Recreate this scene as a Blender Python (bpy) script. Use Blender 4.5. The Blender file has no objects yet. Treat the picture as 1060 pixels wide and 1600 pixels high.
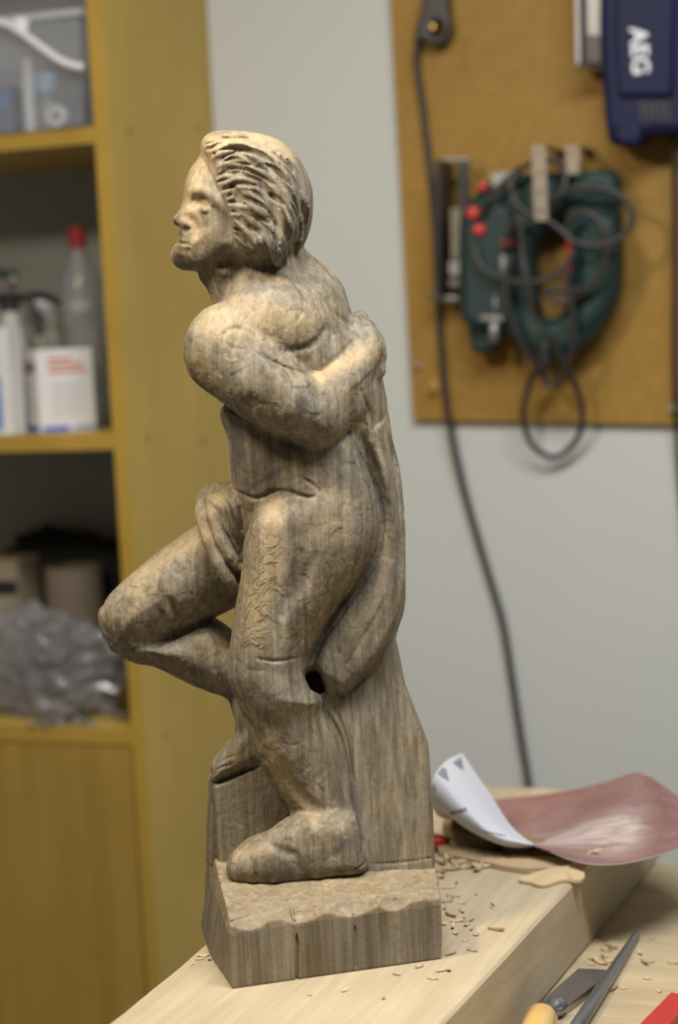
import bpy, bmesh, math, random
import numpy as np
from mathutils import Vector, Matrix, Quaternion

# ------------------------------------------------------------------ camera
FPX, CX, CY = 3000.0, 530.0, 800.0            # focal length in pixels of the 1060x1600 frame
PITCH, ROLL = math.radians(5.71), math.radians(2.9)
BOARD_Z = 0.90                                 # top of the thick board on the bench
CAM = Vector((0, 0, 1.4555))
_F = Vector((0, math.cos(PITCH), -math.sin(PITCH)))
_U0 = Vector((0, math.sin(PITCH), math.cos(PITCH)))
_R0 = Vector((1, 0, 0))
CR = _R0 * math.cos(ROLL) - _U0 * math.sin(ROLL)
CU = _U0 * math.cos(ROLL) + _R0 * math.sin(ROLL)
CF = _F
scene = bpy.context.scene
COL = scene.collection
cam_d = bpy.data.cameras.new('camera'); cam = bpy.data.objects.new('camera', cam_d); COL.objects.link(cam)
m = Matrix((CR, CU, -CF)).transposed().to_4x4(); m.translation = CAM
cam.matrix_world = m
cam_d.sensor_fit = 'VERTICAL'; cam_d.sensor_height = 23.6; cam_d.sensor_width = 15.6
cam_d.lens = FPX / 1600 * 23.6
cam_d.clip_start = 0.02
cam_d.dof.use_dof = True; cam_d.dof.focus_distance = 1.69; cam_d.dof.aperture_fstop = 1.9; cam_d.dof.aperture_blades = 9
scene.camera = cam

# ------------------------------------------------------------------ world, lights, exposure
scene.view_settings.view_transform = 'Standard'; scene.view_settings.look = 'None'
scene.view_settings.exposure = 0.0; scene.view_settings.gamma = 1.0
scene.view_settings.use_curve_mapping = False
world = bpy.data.worlds.new('world'); scene.world = world; world.use_nodes = True
world.node_tree.nodes['Background'].inputs[0].default_value = (0.80, 0.86, 1.0, 1)
world.node_tree.nodes['Background'].inputs[1].default_value = 0.07

def area_light(name, loc, target, sx, sy, power, color):
    d = bpy.data.lights.new(name, 'AREA'); d.shape = 'RECTANGLE'; d.size = sx; d.size_y = sy
    d.energy = power; d.color = color
    o = bpy.data.objects.new(name, d); COL.objects.link(o)
    o.location = loc
    o.rotation_euler = (Vector(target) - Vector(loc)).to_track_quat('-Z', 'Y').to_euler()
    return o
# a lamp hung above the bench, a little to the side the carving looks at, and the room's ceiling light
area_light('bench_lamp', (-0.62, 1.33, 2.17), (0.0, 1.72, 1.2), 0.24, 0.15, 14.5, (1.0, 0.86, 0.63))
area_light('ceiling_lamp', (0.35, 1.05, 2.66), (0.35, 1.3, 0.0), 1.3, 0.35, 52, (0.97, 0.98, 1.0))

# ------------------------------------------------------------------ picture -> place helpers
def ray(px, py):
    return CF + CR * ((px - CX) / FPX) + CU * ((CY - py) / FPX)
def at_y(px, py, y):
    d = ray(px, py); return CAM + d * ((y - CAM.y) / d.y)
def at_z(px, py, z):
    d = ray(px, py); return CAM + d * ((z - CAM.z) / d.z)
def at_plane(px, py, n, dist):
    d = ray(px, py); return CAM + d * ((dist - n.dot(CAM)) / n.dot(d))

PSI = math.radians(21.0)                       # how far the back wall, cabinet and bench are turned
WU = Vector((math.cos(PSI), -math.sin(PSI), 0)); WV = Vector((math.sin(PSI), math.cos(PSI), 0)); WZ = Vector((0, 0, 1))
WALL_D = 2.80
ROOM = Matrix((WU, WV, WZ)).transposed()       # room axes: u along the wall, v into the wall, z up
def room(p):                                   # world -> room coordinates
    return Vector((WU.dot(p), WV.dot(p), p.z))
def unroom(q):
    return WU * q[0] + WV * q[1] + WZ * q[2]
def on_wall(px, py, off=0.0):                  # room coordinates of the point seen there, off metres in front of the wall
    return room(at_plane(px, py, WV, WALL_D - off))

# ------------------------------------------------------------------ object helpers
def tag(o, label=None, cat=None, group=None, kind=None):
    if label: o['label'] = label
    if cat: o['category'] = cat
    if group: o['group'] = group
    if kind: o['kind'] = kind
    return o
def empty(name, loc=(0, 0, 0), label=None, cat=None, group=None, rot=None):
    o = bpy.data.objects.new(name, None); COL.objects.link(o); o.empty_display_size = 0.02
    o.location = loc
    if rot is not None: o.rotation_euler = rot
    return tag(o, label, cat, group)
def room_empty(name, q, label=None, cat=None, group=None, spin=0.0):
    return empty(name, unroom(q), label, cat, group, rot=(0, 0, -PSI + spin))
class MB:
    def __init__(s): s.v = []; s.f = []
    def add(s, v, f):
        b = len(s.v); s.v += [Vector(x) for x in v]; s.f += [tuple(b + i for i in q) for q in f]; return s
    def xform(s, M):
        s.v = [M @ x for x in s.v]; return s
    def box(s, lo, hi, M=None):
        a, b = lo, hi
        v = [Vector((x, y, z)) for x in (a[0], b[0]) for y in (a[1], b[1]) for z in (a[2], b[2])]
        if M is not None: v = [M @ x for x in v]
        return s.add(v, [(0,1,3,2),(4,6,7,5),(0,4,5,1),(2,3,7,6),(0,2,6,4),(1,5,7,3)])
    def tube(s, pts, r, n=10, caps=True):
        pts = [Vector(p) for p in pts]; N = len(pts)
        rr = r if isinstance(r, (list, tuple)) else [r] * N
        t0 = (pts[1] - pts[0]).normalized()
        up = Vector((0, 0, 1)) if abs(t0.z) < 0.9 else Vector((1, 0, 0))
        nrm = t0.cross(up).normalized(); V = []; F = []
        prev = t0
        for i, p in enumerate(pts):
            t = (pts[min(i+1, N-1)] - pts[max(i-1, 0)])
            t = t.normalized() if t.length > 1e-9 else prev
            q = prev.rotation_difference(t); nrm = (q @ nrm); nrm = (nrm - t * nrm.dot(t)).normalized(); prev = t
            bi = t.cross(nrm)
            for k in range(n):
                a = 2 * math.pi * k / n
                V.append(p + (nrm * math.cos(a) + bi * math.sin(a)) * rr[i])
        for i in range(N - 1):
            for k in range(n):
                F.append((i*n+k, i*n+(k+1) % n, (i+1)*n+(k+1) % n, (i+1)*n+k))
        if caps:
            F.append(tuple(range(n))[::-1]); F.append(tuple((N-1)*n+k for k in range(n)))
        return s.add(V, F)
    def lathe(s, prof, n=28, M=None):          # profile of (radius, z)
        V = []; F = []
        for r, z in prof:
            for k in range(n):
                a = 2*math.pi*k/n; V.append(Vector((max(r,1e-5)*math.cos(a), max(r,1e-5)*math.sin(a), z)))
        for i in range(len(prof)-1):
            for k in range(n): F.append((i*n+k, i*n+(k+1) % n, (i+1)*n+(k+1) % n, (i+1)*n+k))
        F.append(tuple(range(n))[::-1]); F.append(tuple((len(prof)-1)*n+k for k in range(n)))
        if M is not None: V = [M @ x for x in V]
        return s.add(V, F)
    def build(s, name, mat, parent=None, smooth=False, bevel=0.0, seg=2, sub=0):
        me = bpy.data.meshes.new(name); me.from_pydata([tuple(x) for x in s.v], [], s.f); me.update()
        o = bpy.data.objects.new(name, me); COL.objects.link(o)
        if mat is not None: me.materials.append(mat)
        if parent is not None: o.parent = parent
        if smooth: me.shade_smooth()
        if bevel > 0:
            md = o.modifiers.new('edge', 'BEVEL'); md.width = bevel; md.segments = seg; md.limit_method = 'ANGLE'; md.angle_limit = math.radians(40)
        if sub:
            md = o.modifiers.new('round', 'SUBSURF'); md.levels = sub; md.render_levels = sub
        return o
def smooth_by_angle(o, deg=40):
    me = o.data
    me.shade_smooth()
    try: me.set_sharp_from_angle(angle=math.radians(deg))
    except Exception: pass
    return o
def catmull(pts, n=8, closed=False):
    P = [Vector(p) for p in pts]; out = []; N = len(P)
    rng = range(N if closed else N - 1)
    for i in rng:
        if closed: a, b, c, d = P[(i-1) % N], P[i], P[(i+1) % N], P[(i+2) % N]
        else: a, b, c, d = P[max(i-1, 0)], P[i], P[i+1], P[min(i+2, N-1)]
        for k in range(n):
            t = k / n
            out.append(0.5*((2*b)+(c-a)*t+(2*a-5*b+4*c-d)*t*t+(3*b-a-3*c+d)*t**3))
    if not closed: out.append(P[-1])
    return out
def plate(name, loops, depth, bevel, mat, parent=None, M=None, seg=3, res=1):
    """A flat-sided solid from 2-D outlines (first one outer, others holes), rounded at its rims. Local x, y in the plane, z = thickness."""
    cu = bpy.data.curves.new(name, 'CURVE'); cu.dimensions = '2D'; cu.fill_mode = 'BOTH'
    cu.extrude = max(depth/2 - bevel, 0); cu.bevel_depth = bevel; cu.bevel_resolution = seg; cu.offset = -bevel
    for L in loops:
        sp = cu.splines.new('POLY'); sp.points.add(len(L)-1); sp.use_cyclic_u = True
        for i, p in enumerate(L): sp.points[i].co = (p[0], p[1], 0, 1)
    tmp = bpy.data.objects.new('tmp', cu)
    me = bpy.data.meshes.new_from_object(tmp); me.name = name
    bpy.data.objects.remove(tmp); bpy.data.curves.remove(cu)
    if M is not None: me.transform(M)
    me.materials.clear()
    if mat is not None: me.materials.append(mat)
    o = bpy.data.objects.new(name, me); COL.objects.link(o)
    if parent is not None: o.parent = parent
    return smooth_by_angle(o, 35)
def copy_tree(o, parent=None):
    c = o.copy(); COL.objects.link(c)
    if parent is not None: c.parent = parent
    for ch in list(o.children): copy_tree(ch, c)
    return c
def text_mesh(name, body, size, mat, parent, M, extrude=0.0006, bold=0.0):
    cu = bpy.data.curves.new(name, 'FONT'); cu.body = body; cu.size = size; cu.extrude = extrude; cu.offset = bold
    cu.align_x = 'CENTER'; cu.align_y = 'CENTER'
    tmp = bpy.data.objects.new('tmp', cu); me = bpy.data.meshes.new_from_object(tmp); me.name = name
    bpy.data.objects.remove(tmp); bpy.data.curves.remove(cu)
    me.transform(M); me.materials.clear(); me.materials.append(mat)
    o = bpy.data.objects.new(name, me); COL.objects.link(o)
    if parent is not None: o.parent = parent
    return o

# ------------------------------------------------------------------ materials
def nt_new(name):
    m = bpy.data.materials.new(name); m.use_nodes = True
    nt = m.node_tree; b = nt.nodes['Principled BSDF']
    return m, nt, b
def N(nt, typ, **kw):
    n = nt.nodes.new(typ)
    for k, v in kw.items():
        if k in n.inputs: n.inputs[k].default_value = v
        else: setattr(n, k, v)
    return n
def L(nt, a, b): nt.links.new(a, b)
def mixc(nt, fac, a, b, mode='MIX'):
    n = nt.nodes.new('ShaderNodeMix'); n.data_type = 'RGBA'; n.blend_type = mode
    for s, v in ((n.inputs[0], fac), (n.inputs[6], a), (n.inputs[7], b)):
        if hasattr(v, 'links'): nt.links.new(v, s)
        elif isinstance(v, (int, float)): s.default_value = v
        else: s.default_value = (*v, 1) if len(v) == 3 else v
    return n.outputs[2]
def ramp(nt, src, p0, p1):
    n = nt.nodes.new('ShaderNodeMapRange'); n.inputs[1].default_value = p0; n.inputs[2].default_value = p1
    nt.links.new(src, n.inputs[0]); return n.outputs[0]
def noise(nt, vec, scale, detail=3.0, rough=0.55, dist=0.0):
    n = nt.nodes.new('ShaderNodeTexNoise'); n.inputs['Scale'].default_value = scale; n.inputs['Detail'].default_value = detail
    n.inputs['Roughness'].default_value = rough; n.inputs['Distortion'].default_value = dist
    nt.links.new(vec, n.inputs['Vector']); return n.outputs['Fac']
def coords(nt, scale=(1,1,1), rot=(0,0,0)):
    t = nt.nodes.new('ShaderNodeTexCoord'); mp = nt.nodes.new('ShaderNodeMapping')
    mp.inputs['Scale'].default_value = scale; mp.inputs['Rotation'].default_value = rot
    nt.links.new(t.outputs['Object'], mp.inputs['Vector']); return mp.outputs[0]
def bump(nt, b, h, strength, dist):
    n = nt.nodes.new('ShaderNodeBump'); n.inputs['Strength'].default_value = strength; n.inputs['Distance'].default_value = dist
    nt.links.new(h, n.inputs['Height']); nt.links.new(n.outputs[0], b.inputs['Normal'])
def plain(name, c, rough=0.5, metal=0.0, var=0.12, scale=30.0, spec=0.5, bumps=0.0, alpha=None, trans=0.0, coat=0.0):
    m, nt, b = nt_new(name)
    f = noise(nt, coords(nt), scale)
    a = tuple(x*(1-var) for x in c); z = tuple(min(1, x*(1+var)) for x in c)
    L(nt, mixc(nt, f, a, z), b.inputs['Base Color'])
    b.inputs['Roughness'].default_value = rough; b.inputs['Metallic'].default_value = metal
    b.inputs['Specular IOR Level'].default_value = spec
    if alpha is not None: b.inputs['Alpha'].default_value = alpha
    if trans: b.inputs['Transmission Weight'].default_value = trans
    if coat: b.inputs['Coat Weight'].default_value = coat
    if bumps: bump(nt, b, noise(nt, coords(nt), scale*6), 0.4, bumps)
    return m
def wood(name, dark, light, stretch, rough=0.55, streak=1.0, spec=0.3, fine=0.0004, blot=(0.9, 1.05), rot=(0,0,0)):
    """stretch: noise scale along x, y, z (small along the grain)"""
    m, nt, b = nt_new(name)
    v = coords(nt, stretch, rot)
    s1 = noise(nt, v, 1.0, 4.0, 0.6, 0.4); s2 = noise(nt, v, 4.0, 3.0, 0.6)
    mul = nt.nodes.new('ShaderNodeMath'); mul.operation = 'MULTIPLY_ADD'; L(nt, s2, mul.inputs[0]); mul.inputs[1].default_value = 0.4
    L(nt, s1, mul.inputs[2])
    f = ramp(nt, mul.outputs[0], 0.70-0.28/streak, 0.70+0.28/streak)
    c = mixc(nt, f, dark, light)
    g = noise(nt, coords(nt), 5.0, 2.0)
    c2 = mixc(nt, ramp(nt, g, 0.3, 0.7), tuple([blot[0]]*3), tuple([blot[1]]*3))
    L(nt, mixc(nt, 1.0, c, c2, 'MULTIPLY'), b.inputs['Base Color'])
    b.inputs['Roughness'].default_value = rough; b.inputs['Specular IOR Level'].default_value = spec
    if fine: bump(nt, b, s2, 0.5, fine)
    return m
# ------------------------------------------------------------------ the room
M_wall = plain('painted wall', (0.53, 0.55, 0.54), 0.8, var=0.03, scale=3, spec=0.2, bumps=0.0004)
M_wall_unseen = plain('darkened unseen wall', (0.28, 0.28, 0.27), 0.8, var=0.03, scale=3, spec=0.2)  # for the unseen walls, darker than the back wall to cut fill
M_floor = plain('grey floor', (0.22, 0.21, 0.19), 0.6, var=0.15, scale=8)
M_ceil = plain('white ceiling', (0.75, 0.74, 0.72), 0.9, var=0.02, scale=4)
def room_box(name, lo, hi, mat, parent=None, bevel=0.0):
    o = MB().box(lo, hi).build(name, mat, parent, bevel=bevel)
    if parent is None: o.rotation_euler = (0, 0, -PSI)
    return o
tag(room_box('wall_back', (-2.2, WALL_D, -0.02), (2.6, WALL_D+0.12, 2.75), M_wall), kind='structure')
tag(room_box('floor', (-2.2, -1.5, -0.1), (2.6, WALL_D, 0.0), M_floor), kind='structure')
tag(room_box('ceiling', (-2.2, -1.5, 2.72), (2.6, WALL_D, 2.82), M_ceil), kind='structure')

tag(room_box('unseen_wall_left', (-2.3, -1.6, -0.02), (-2.2, WALL_D+0.12, 2.75), M_wall_unseen), kind='structure')  # side and front walls added out of view to block ambient light
tag(room_box('unseen_wall_right', (2.6, -1.6, -0.02), (2.7, WALL_D+0.12, 2.75), M_wall_unseen), kind='structure')
tag(room_box('unseen_wall_front', (-2.3, -1.6, -0.02), (2.7, -1.5, 2.75), M_wall_unseen), kind='structure')

# ------------------------------------------------------------------ the cabinet
M_cab = wood('yellow beech laminate', (0.46, 0.305, 0.056), (0.54, 0.37, 0.075), (9, 9, 0.8), 0.42, 1.0, 0.4, 0.0)
M_edge = wood('beech edge band', (0.36, 0.225, 0.035), (0.42, 0.27, 0.05), (9, 9, 0.8), 0.4, 1.0, 0.4, 0.0)
M_door = wood('beech door laminate', (0.29, 0.18, 0.032), (0.37, 0.235, 0.05), (22, 22, 0.9), 0.42, 1.4, 0.4, 0.0)
M_cback = plain('pale back panel', (0.34, 0.365, 0.39), 0.7, var=0.04)
M_cap = plain('screw cap', (0.24, 0.15, 0.035), 0.5)
cab_u = on_wall(330, 110).x                                     # its outer side seen where it meets the wall
pc = room(at_plane(162, 110, WU, cab_u)); cab_v0 = pc.y         # its front edge
cab_v1 = WALL_D - 0.002
TH = 0.021
def cab_z(px, py): return room(at_plane(px, py, WV, cab_v0)).z
z_s1 = cab_z(140, 197); z_s2 = cab_z(165, 677); z_s3 = cab_z(190, 1140)
cab_w = 0.86
cab = room_empty('cabinet', (cab_u - cab_w/2, (cab_v0+cab_v1)/2, 0), 'tall yellow beech cabinet with open shelves above a closed door', 'cabinet')
def cb(name, lo, hi, mat, bevel=0.0008, parent=None):            # box in room coordinates relative to the cabinet
    o0 = Vector((cab_u - cab_w/2, (cab_v0+cab_v1)/2, 0))
    return MB().box(Vector(lo)-o0, Vector(hi)-o0).build(name, mat, parent or cab, bevel=bevel)
for ua, ub in ((cab_u - TH, cab_u), (cab_u - cab_w, cab_u - cab_w + TH)):
    sp = cb('side_panel', (ua, cab_v0 + 0.0015, 0), (ub, cab_v1, 2.15), M_cab)
    eb = cb('edge_band', (ua, cab_v0, 0), (ub, cab_v0 + 0.0015, 2.15), M_edge, 0.0004)
iu0, iu1 = cab_u - cab_w + TH, cab_u - TH
cb('back_panel', (iu0, cab_v1 - 0.008, 0.06), (iu1, cab_v1, 2.13), M_cback)
cb('top_panel', (iu0, cab_v0, 2.128), (iu1, cab_v1 - 0.008, 2.149), M_cab)
cb('plinth', (iu0, cab_v0 + 0.03, 0.0), (iu1, cab_v0 + 0.05, 0.07), M_cab)
SH = 0.0235
for z in (z_s1, z_s2, z_s3, 0.09, z_s1 + 0.42):
    cb('shelf', (iu0, cab_v0 + 0.003, z - SH), (iu1, cab_v1 - 0.008, z), M_cab)
    if z > 0.1: cb('shelf_edge', (iu0, cab_v0 + 0.0015, z - SH), (iu1, cab_v0 + 0.003, z), M_edge, 0.0004)
dz1 = z_s3 - SH - 0.003
dr = cb('door', (iu0 + 0.002, cab_v0 + 0.001, 0.075), (iu1 - 0.004, cab_v0 + 0.02, dz1), M_door, 0.0012)
o0 = Vector((cab_u - cab_w/2, (cab_v0+cab_v1)/2, 0))
kn = MB().lathe([(0.006,0),(0.006,0.012),(0.013,0.018),(0.014,0.024),(0.009,0.029),(0.0,0.03)], 20, Matrix.Translation(Vector((iu0+0.05, cab_v0+0.001, dz1-0.08))-o0) @ Matrix.Rotation(math.pi/2, 4, 'X')).build('knob', M_cap, dr, smooth=True)
for px, py in ((201, 204), (310, 200), (231, 684), (318, 690), (258, 1150)):
    q = room(at_plane(px, py, WU, cab_u)) - o0
    MB().lathe([(0.0055,0),(0.0055,0.0006),(0.005,0.001),(0,0.001)], 16, Matrix.Translation(q) @ Matrix.Rotation(math.pi/2, 4, 'Y')).build('screw_cap', M_cap, cab)

# ------------------------------------------------------------------ the bench and the thick board lying on it
M_board = wood('pale oak board', (0.36, 0.285, 0.18), (0.50, 0.415, 0.28), (42, 3.0, 42), 0.6, 1.0, 0.3, 0.0005, (0.86, 1.08))
M_bench = wood('pale bench top', (0.34, 0.265, 0.16), (0.48, 0.39, 0.25), (3.0, 34, 34), 0.55, 1.0, 0.3, 0.0003, (0.88, 1.06))
M_leg = wood('bench leg wood', (0.30, 0.21, 0.11), (0.42, 0.31, 0.17), (30, 30, 2), 0.6)
BT = 0.076; BENCH_Z = BOARD_Z - BT
def bd(px, py, z=BOARD_Z): return room(at_z(px, py, z))
eR0 = bd(700, 1592); eR1 = bd(890, 1388); eL0 = bd(165, 1600); eL1 = bd(318, 1478); eB = bd(850, 1232)
bu1 = (eR0.x + eR1.x)/2; bv1 = eB.y
board = room_empty('oak_board', (bu1 - 0.2, bv1 - 0.6, BENCH_Z), 'thick pale oak board lying on the bench under the carving', 'board')
bo = Vector((bu1 - 0.2, bv1 - 0.6, BENCH_Z))
sl = (eL1.x - eL0.x)/(eL1.y - eL0.y)
def edge_l(v): return eL0.x + sl*(v - eL0.y)
slr = (eR1.x - eR0.x)/(eR1.y - eR0.y)
def edge_r(v): return eR0.x + slr*(v - eR0.y)
print('BOARD', eR0, eR1, eL0, eL1, eB, slr, sl)
rb = random.Random(4)
V = []; F = []
nv = 40; v0b = bv1 - 1.15
bevel_rows = None
def wav(v, a, ph): return a*(math.sin(v*23+ph)+0.6*math.sin(v*51+ph*2.3))
for i in range(nv+1):
    v = v0b + (bv1 - v0b)*i/nv
    l = edge_l(v) + wav(v, 0.0012, 1.0); r = edge_r(v) + wav(v, 0.0003, 4.0)
    prof = [(l+0.004, 0), (l, 0.004), (l - 0.001, BT-0.004), (l+0.003, BT), (l+(r-l)*0.25, BT), (l+(r-l)*0.5, BT), (l+(r-l)*0.75, BT), (r-0.003, BT), (r - 0.0006, BT-0.0025), (r + 0.0008, 0.003), (r - 0.002, 0)]
    for a, z in prof: V.append((a-bo.x, v-bo.y, z))
K = 11
for i in range(nv):
    for k in range(K):
        F.append((i*K+k, i*K+(k+1) % K, (i+1)*K+(k+1) % K, (i+1)*K+k))
F.append(tuple(range(K))); F.append(tuple(nv*K+k for k in range(K))[::-1])
smooth_by_angle(MB().add(V, F).build('plank', M_board, board), 30)
bf = bd(1040, 1349, BENCH_Z)
bench = room_empty('workbench', (bu1 + 0.15, bv1 - 0.5, 0), 'wooden workbench carrying the thick board and carving tools', 'workbench')
wo = Vector((bu1 + 0.15, bv1 - 0.5, 0))
def wbx(name, lo, hi, mat, bevel=0.002): return MB().box(Vector(lo)-wo, Vector(hi)-wo).build(name, mat, bench, bevel=bevel)
bl = bu1 - 0.20; br = bu1 + 1.0; vb = bf.y; vf = bv1 - 0.98
wbx('bench_top', (bl, vf, BENCH_Z-0.045), (br, vb, BENCH_Z), M_bench)
for ua in (bl+0.04, br-0.12):
    for va in (vf+0.05, vb-0.14):
        wbx('leg', (ua, va, 0), (ua+0.08, va+0.08, BENCH_Z-0.045), M_leg)
wbx('rail', (bl+0.12, vb-0.11, 0.25), (br-0.12, vb-0.08, 0.34), M_leg)
wbx('rail', (bl+0.12, vf+0.07, 0.25), (br-0.12, vf+0.10, 0.34), M_leg)
# ------------------------------------------------------------------ the carving: a solid modelled as a distance field and meshed
E1 = Vector((math.cos(math.radians(15.2)), math.sin(math.radians(15.2)), 0))    # along the front of its base
E2 = Vector((-E1.y, E1.x, 0))                                                     # away from the camera
Y0 = 1.725
ORG = at_y(520, 800, Y0)
BAX = np.array([CR, CU, CF], dtype=np.float64)        # rows: carving-field axes (x right, y up, z away) in the world
ORGn = np.array(ORG); CAMn = np.array(CAM)
VOX = 0.0011
def loc(p): return BAX @ (np.array(p) - ORGn)
def P(px, py, dy=0.0): return loc(at_y(px, py, Y0 + dy))
PXM = Y0 / FPX                                         # metres per pixel at the carving

class Field:
    def __init__(s, lo, hi, h):
        s.h = h; s.lo = np.array(lo, float)
        n = np.ceil((np.array(hi)-s.lo)/h).astype(int)+1; s.n = n
        s.ax = [s.lo[i] + h*np.arange(n[i]) for i in range(3)]
        s.f = np.full(tuple(n), 0.03, np.float32); s.lab = np.zeros(tuple(n), np.uint8)
    def win(s, lo, hi):
        a = np.clip(np.floor((np.array(lo)-s.lo)/s.h).astype(int), 0, s.n-1)
        b = np.clip(np.ceil((np.array(hi)-s.lo)/s.h).astype(int)+1, 1, s.n)
        sl = tuple(slice(a[i], max(b[i], a[i]+1)) for i in range(3))
        X = s.ax[0][sl[0]].astype(np.float32)[:,None,None]; Y = s.ax[1][sl[1]].astype(np.float32)[None,:,None]; Z = s.ax[2][sl[2]].astype(np.float32)[None,None,:]
        return sl, X, Y, Z
    def put(s, sl, g, k, lab):
        f = s.f[sl]
        if lab:
            L_ = s.lab[sl]; L_[g < f] = lab
        if k > 0:
            h = np.maximum(k-np.abs(f-g), 0)/k; s.f[sl] = np.minimum(f, g) - h*h*k*0.25
        else: s.f[sl] = np.minimum(f, g)
    def cut(s, sl, g, k):
        f = s.f[sl]; g = -g
        if k > 0:
            h = np.maximum(k-np.abs(f-g), 0)/k; s.f[sl] = np.maximum(f, g) + h*h*k*0.25
        else: s.f[sl] = np.maximum(f, g)
    # --- shapes
    def chain(s, pts, rad, k=0.004, lab=0, cut=False, flat=1.0):
        pts = [np.array(p, float) for p in pts]; R = [float(r) for r in (rad if hasattr(rad, '__len__') else [rad]*len(pts))]
        pad = max(R)*max(1, 1/flat) + k + 0.004
        lo = np.min(pts, axis=0)-pad; hi = np.max(pts, axis=0)+pad
        sl, X, Y, Z = s.win(lo, hi); g = None
        for i in range(len(pts)-1):
            a = pts[i]; d = pts[i+1]-a; dd = max(d@d, 1e-12)
            t = np.clip(((X-a[0])*d[0]+(Y-a[1])*d[1]+(Z-a[2])*d[2])/dd, 0, 1)
            q = np.sqrt((X-a[0]-t*d[0])**2+(Y-a[1]-t*d[1])**2+((Z-a[2]-t*d[2])*flat)**2) - (R[i]+(R[i+1]-R[i])*t)
            g = q if g is None else np.minimum(g, q)
        (s.cut(sl, g, k) if cut else s.put(sl, g, k, lab))
    def ell(s, c, r, k=0.004, lab=0, cut=False, M=None):
        c = np.array(c, float); r = np.array(r, float); pad = max(r)+k+0.004
        sl, X, Y, Z = s.win(c-pad, c+pad); x, y, z = X-c[0], Y-c[1], Z-c[2]
        if M is not None: x, y, z = (M[i][0]*x+M[i][1]*y+M[i][2]*z for i in range(3))
        k0 = np.sqrt((x/r[0])**2+(y/r[1])**2+(z/r[2])**2); k1 = np.sqrt((x/r[0]**2)**2+(y/r[1]**2)**2+(z/r[2]**2)**2)+1e-6
        g = k0*(k0-1)/k1
        (s.cut(sl, g, k) if cut else s.put(sl, g, k, lab))
    def poly(s, pl, dy, H, R, k=0.004, lab=0, cut=False, tilt=(0, 0), ref=None, smooth=True, n=5):
        """a body swollen from its outline: outline points seen at depth dy (tilt: metres of depth per pixel from ref), half thickness H, rim rounding R"""
        ref = ref or (np.mean([p[0] for p in pl]), np.mean([p[1] for p in pl]))
        q = []
        for p in pl:
            d = (p[2] if len(p) > 2 else dy) + tilt[0]*(p[0]-ref[0]) + tilt[1]*(p[1]-ref[1]); q.append(P(p[0], p[1], d))
        Q = np.array(q)
        A = np.c_[Q[:,0], Q[:,1], np.ones(len(Q))]; co, *_ = np.linalg.lstsq(A, Q[:,2], rcond=None)   # best plane through the outline
        if smooth: C = np.array([tuple(v) for v in catmull([tuple(v) for v in Q], n, True)])
        else: C = Q
        pad = k+0.004
        lo = C.min(0)-pad; hi = C.max(0)+pad; lo[2] -= H; hi[2] += H
        sl, X, Y, Z = s.win(lo, hi); x = X[:,:,0]; y = Y[:,:,0]
        x = x+0*y; y = y+0*x
        d2 = np.full(x.shape, 1e9, np.float32); ins = np.zeros(x.shape, bool); n_ = len(C)
        for i in range(n_):
            a = C[i]; b = C[(i+1) % n_]; ex, ey = b[0]-a[0], b[1]-a[1]; wx, wy = x-a[0], y-a[1]
            t = np.clip((wx*ex+wy*ey)/max(ex*ex+ey*ey, 1e-12), 0, 1); d2 = np.minimum(d2, (wx-ex*t)**2+(wy-ey*t)**2)
            c1 = (a[1] <= y) & (b[1] > y); c2 = (a[1] > y) & (b[1] <= y); cr = ex*wy-ey*wx
            ins ^= (c1 & (cr > 0)) | (c2 & (cr < 0))
        sd = np.where(ins, -1, 1)*np.sqrt(d2)
        u = np.maximum(1+sd/R, 0)[:,:,None].astype(np.float32)
        zc = (co[0]*x+co[1]*y+co[2])[:,:,None].astype(np.float32)
        w = np.abs(Z-zc)/H
        k0 = np.sqrt(u*u+w*w)+1e-6
        g = k0*(k0-1)/np.sqrt((u/R)**2+(w/H)**2+1e-9)
        (s.cut(sl, g, k) if cut else s.put(sl, g, k, lab))
    def slab(s, c, ax, half, rnd=0.002, k=0.003, lab=0, cut=False):
        c = np.array(c, float); ax = np.array(ax, float); pad = np.abs(ax.T*np.array(half)).sum(1)+k+0.004
        sl, X, Y, Z = s.win(c-pad, c+pad); x, y, z = X-c[0], Y-c[1], Z-c[2]
        q = [np.abs(ax[i][0]*x+ax[i][1]*y+ax[i][2]*z)-(half[i]-rnd) for i in range(3)]
        g = np.sqrt(sum(np.maximum(v, 0)**2 for v in q)) + np.minimum(np.maximum(np.maximum(q[0], q[1]), q[2]), 0) - rnd
        (s.cut(sl, g, k) if cut else s.put(sl, g, k, lab))
    # --- marks made on the surface as the camera side shows it
    def hit(s, px, py):
        d = BAX @ np.array(ray(px, py)); o = BAX @ (CAMn-ORGn)
        t = np.arange(1.45, 1.95, s.h*0.5); p = o + d*t[:,None]
        i = np.round((p-s.lo)/s.h).astype(int); ok = np.all((i >= 0) & (i < s.n), axis=1)
        v = np.full(len(t), 1.0, np.float32); ii = i[ok]; v[ok] = s.f[ii[:,0], ii[:,1], ii[:,2]]
        w = np.nonzero(v < 0)[0]
        return (p[w[0]], d/np.linalg.norm(d)) if len(w) else None
    def path(s, pts, step=5.0):
        c = [np.array(v) for v in catmull([(a, b, 0) for a, b in pts], 8)] if len(pts) > 2 else [np.array((*pts[0], 0.)), np.array((*pts[1], 0.))]
        out = [c[0]]; acc = 0
        for a, b in zip(c[:-1], c[1:]):
            Ls = np.linalg.norm(b-a); m = max(1, int(Ls/step))
            for j in range(1, m+1): out.append(a+(b-a)*j/m)
        res = [c[0]]
        for v in out[1:]:
            if np.linalg.norm(v-res[-1]) >= step*0.8: res.append(v)
        if len(res) < 2: res.append(c[-1])
        return res
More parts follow.
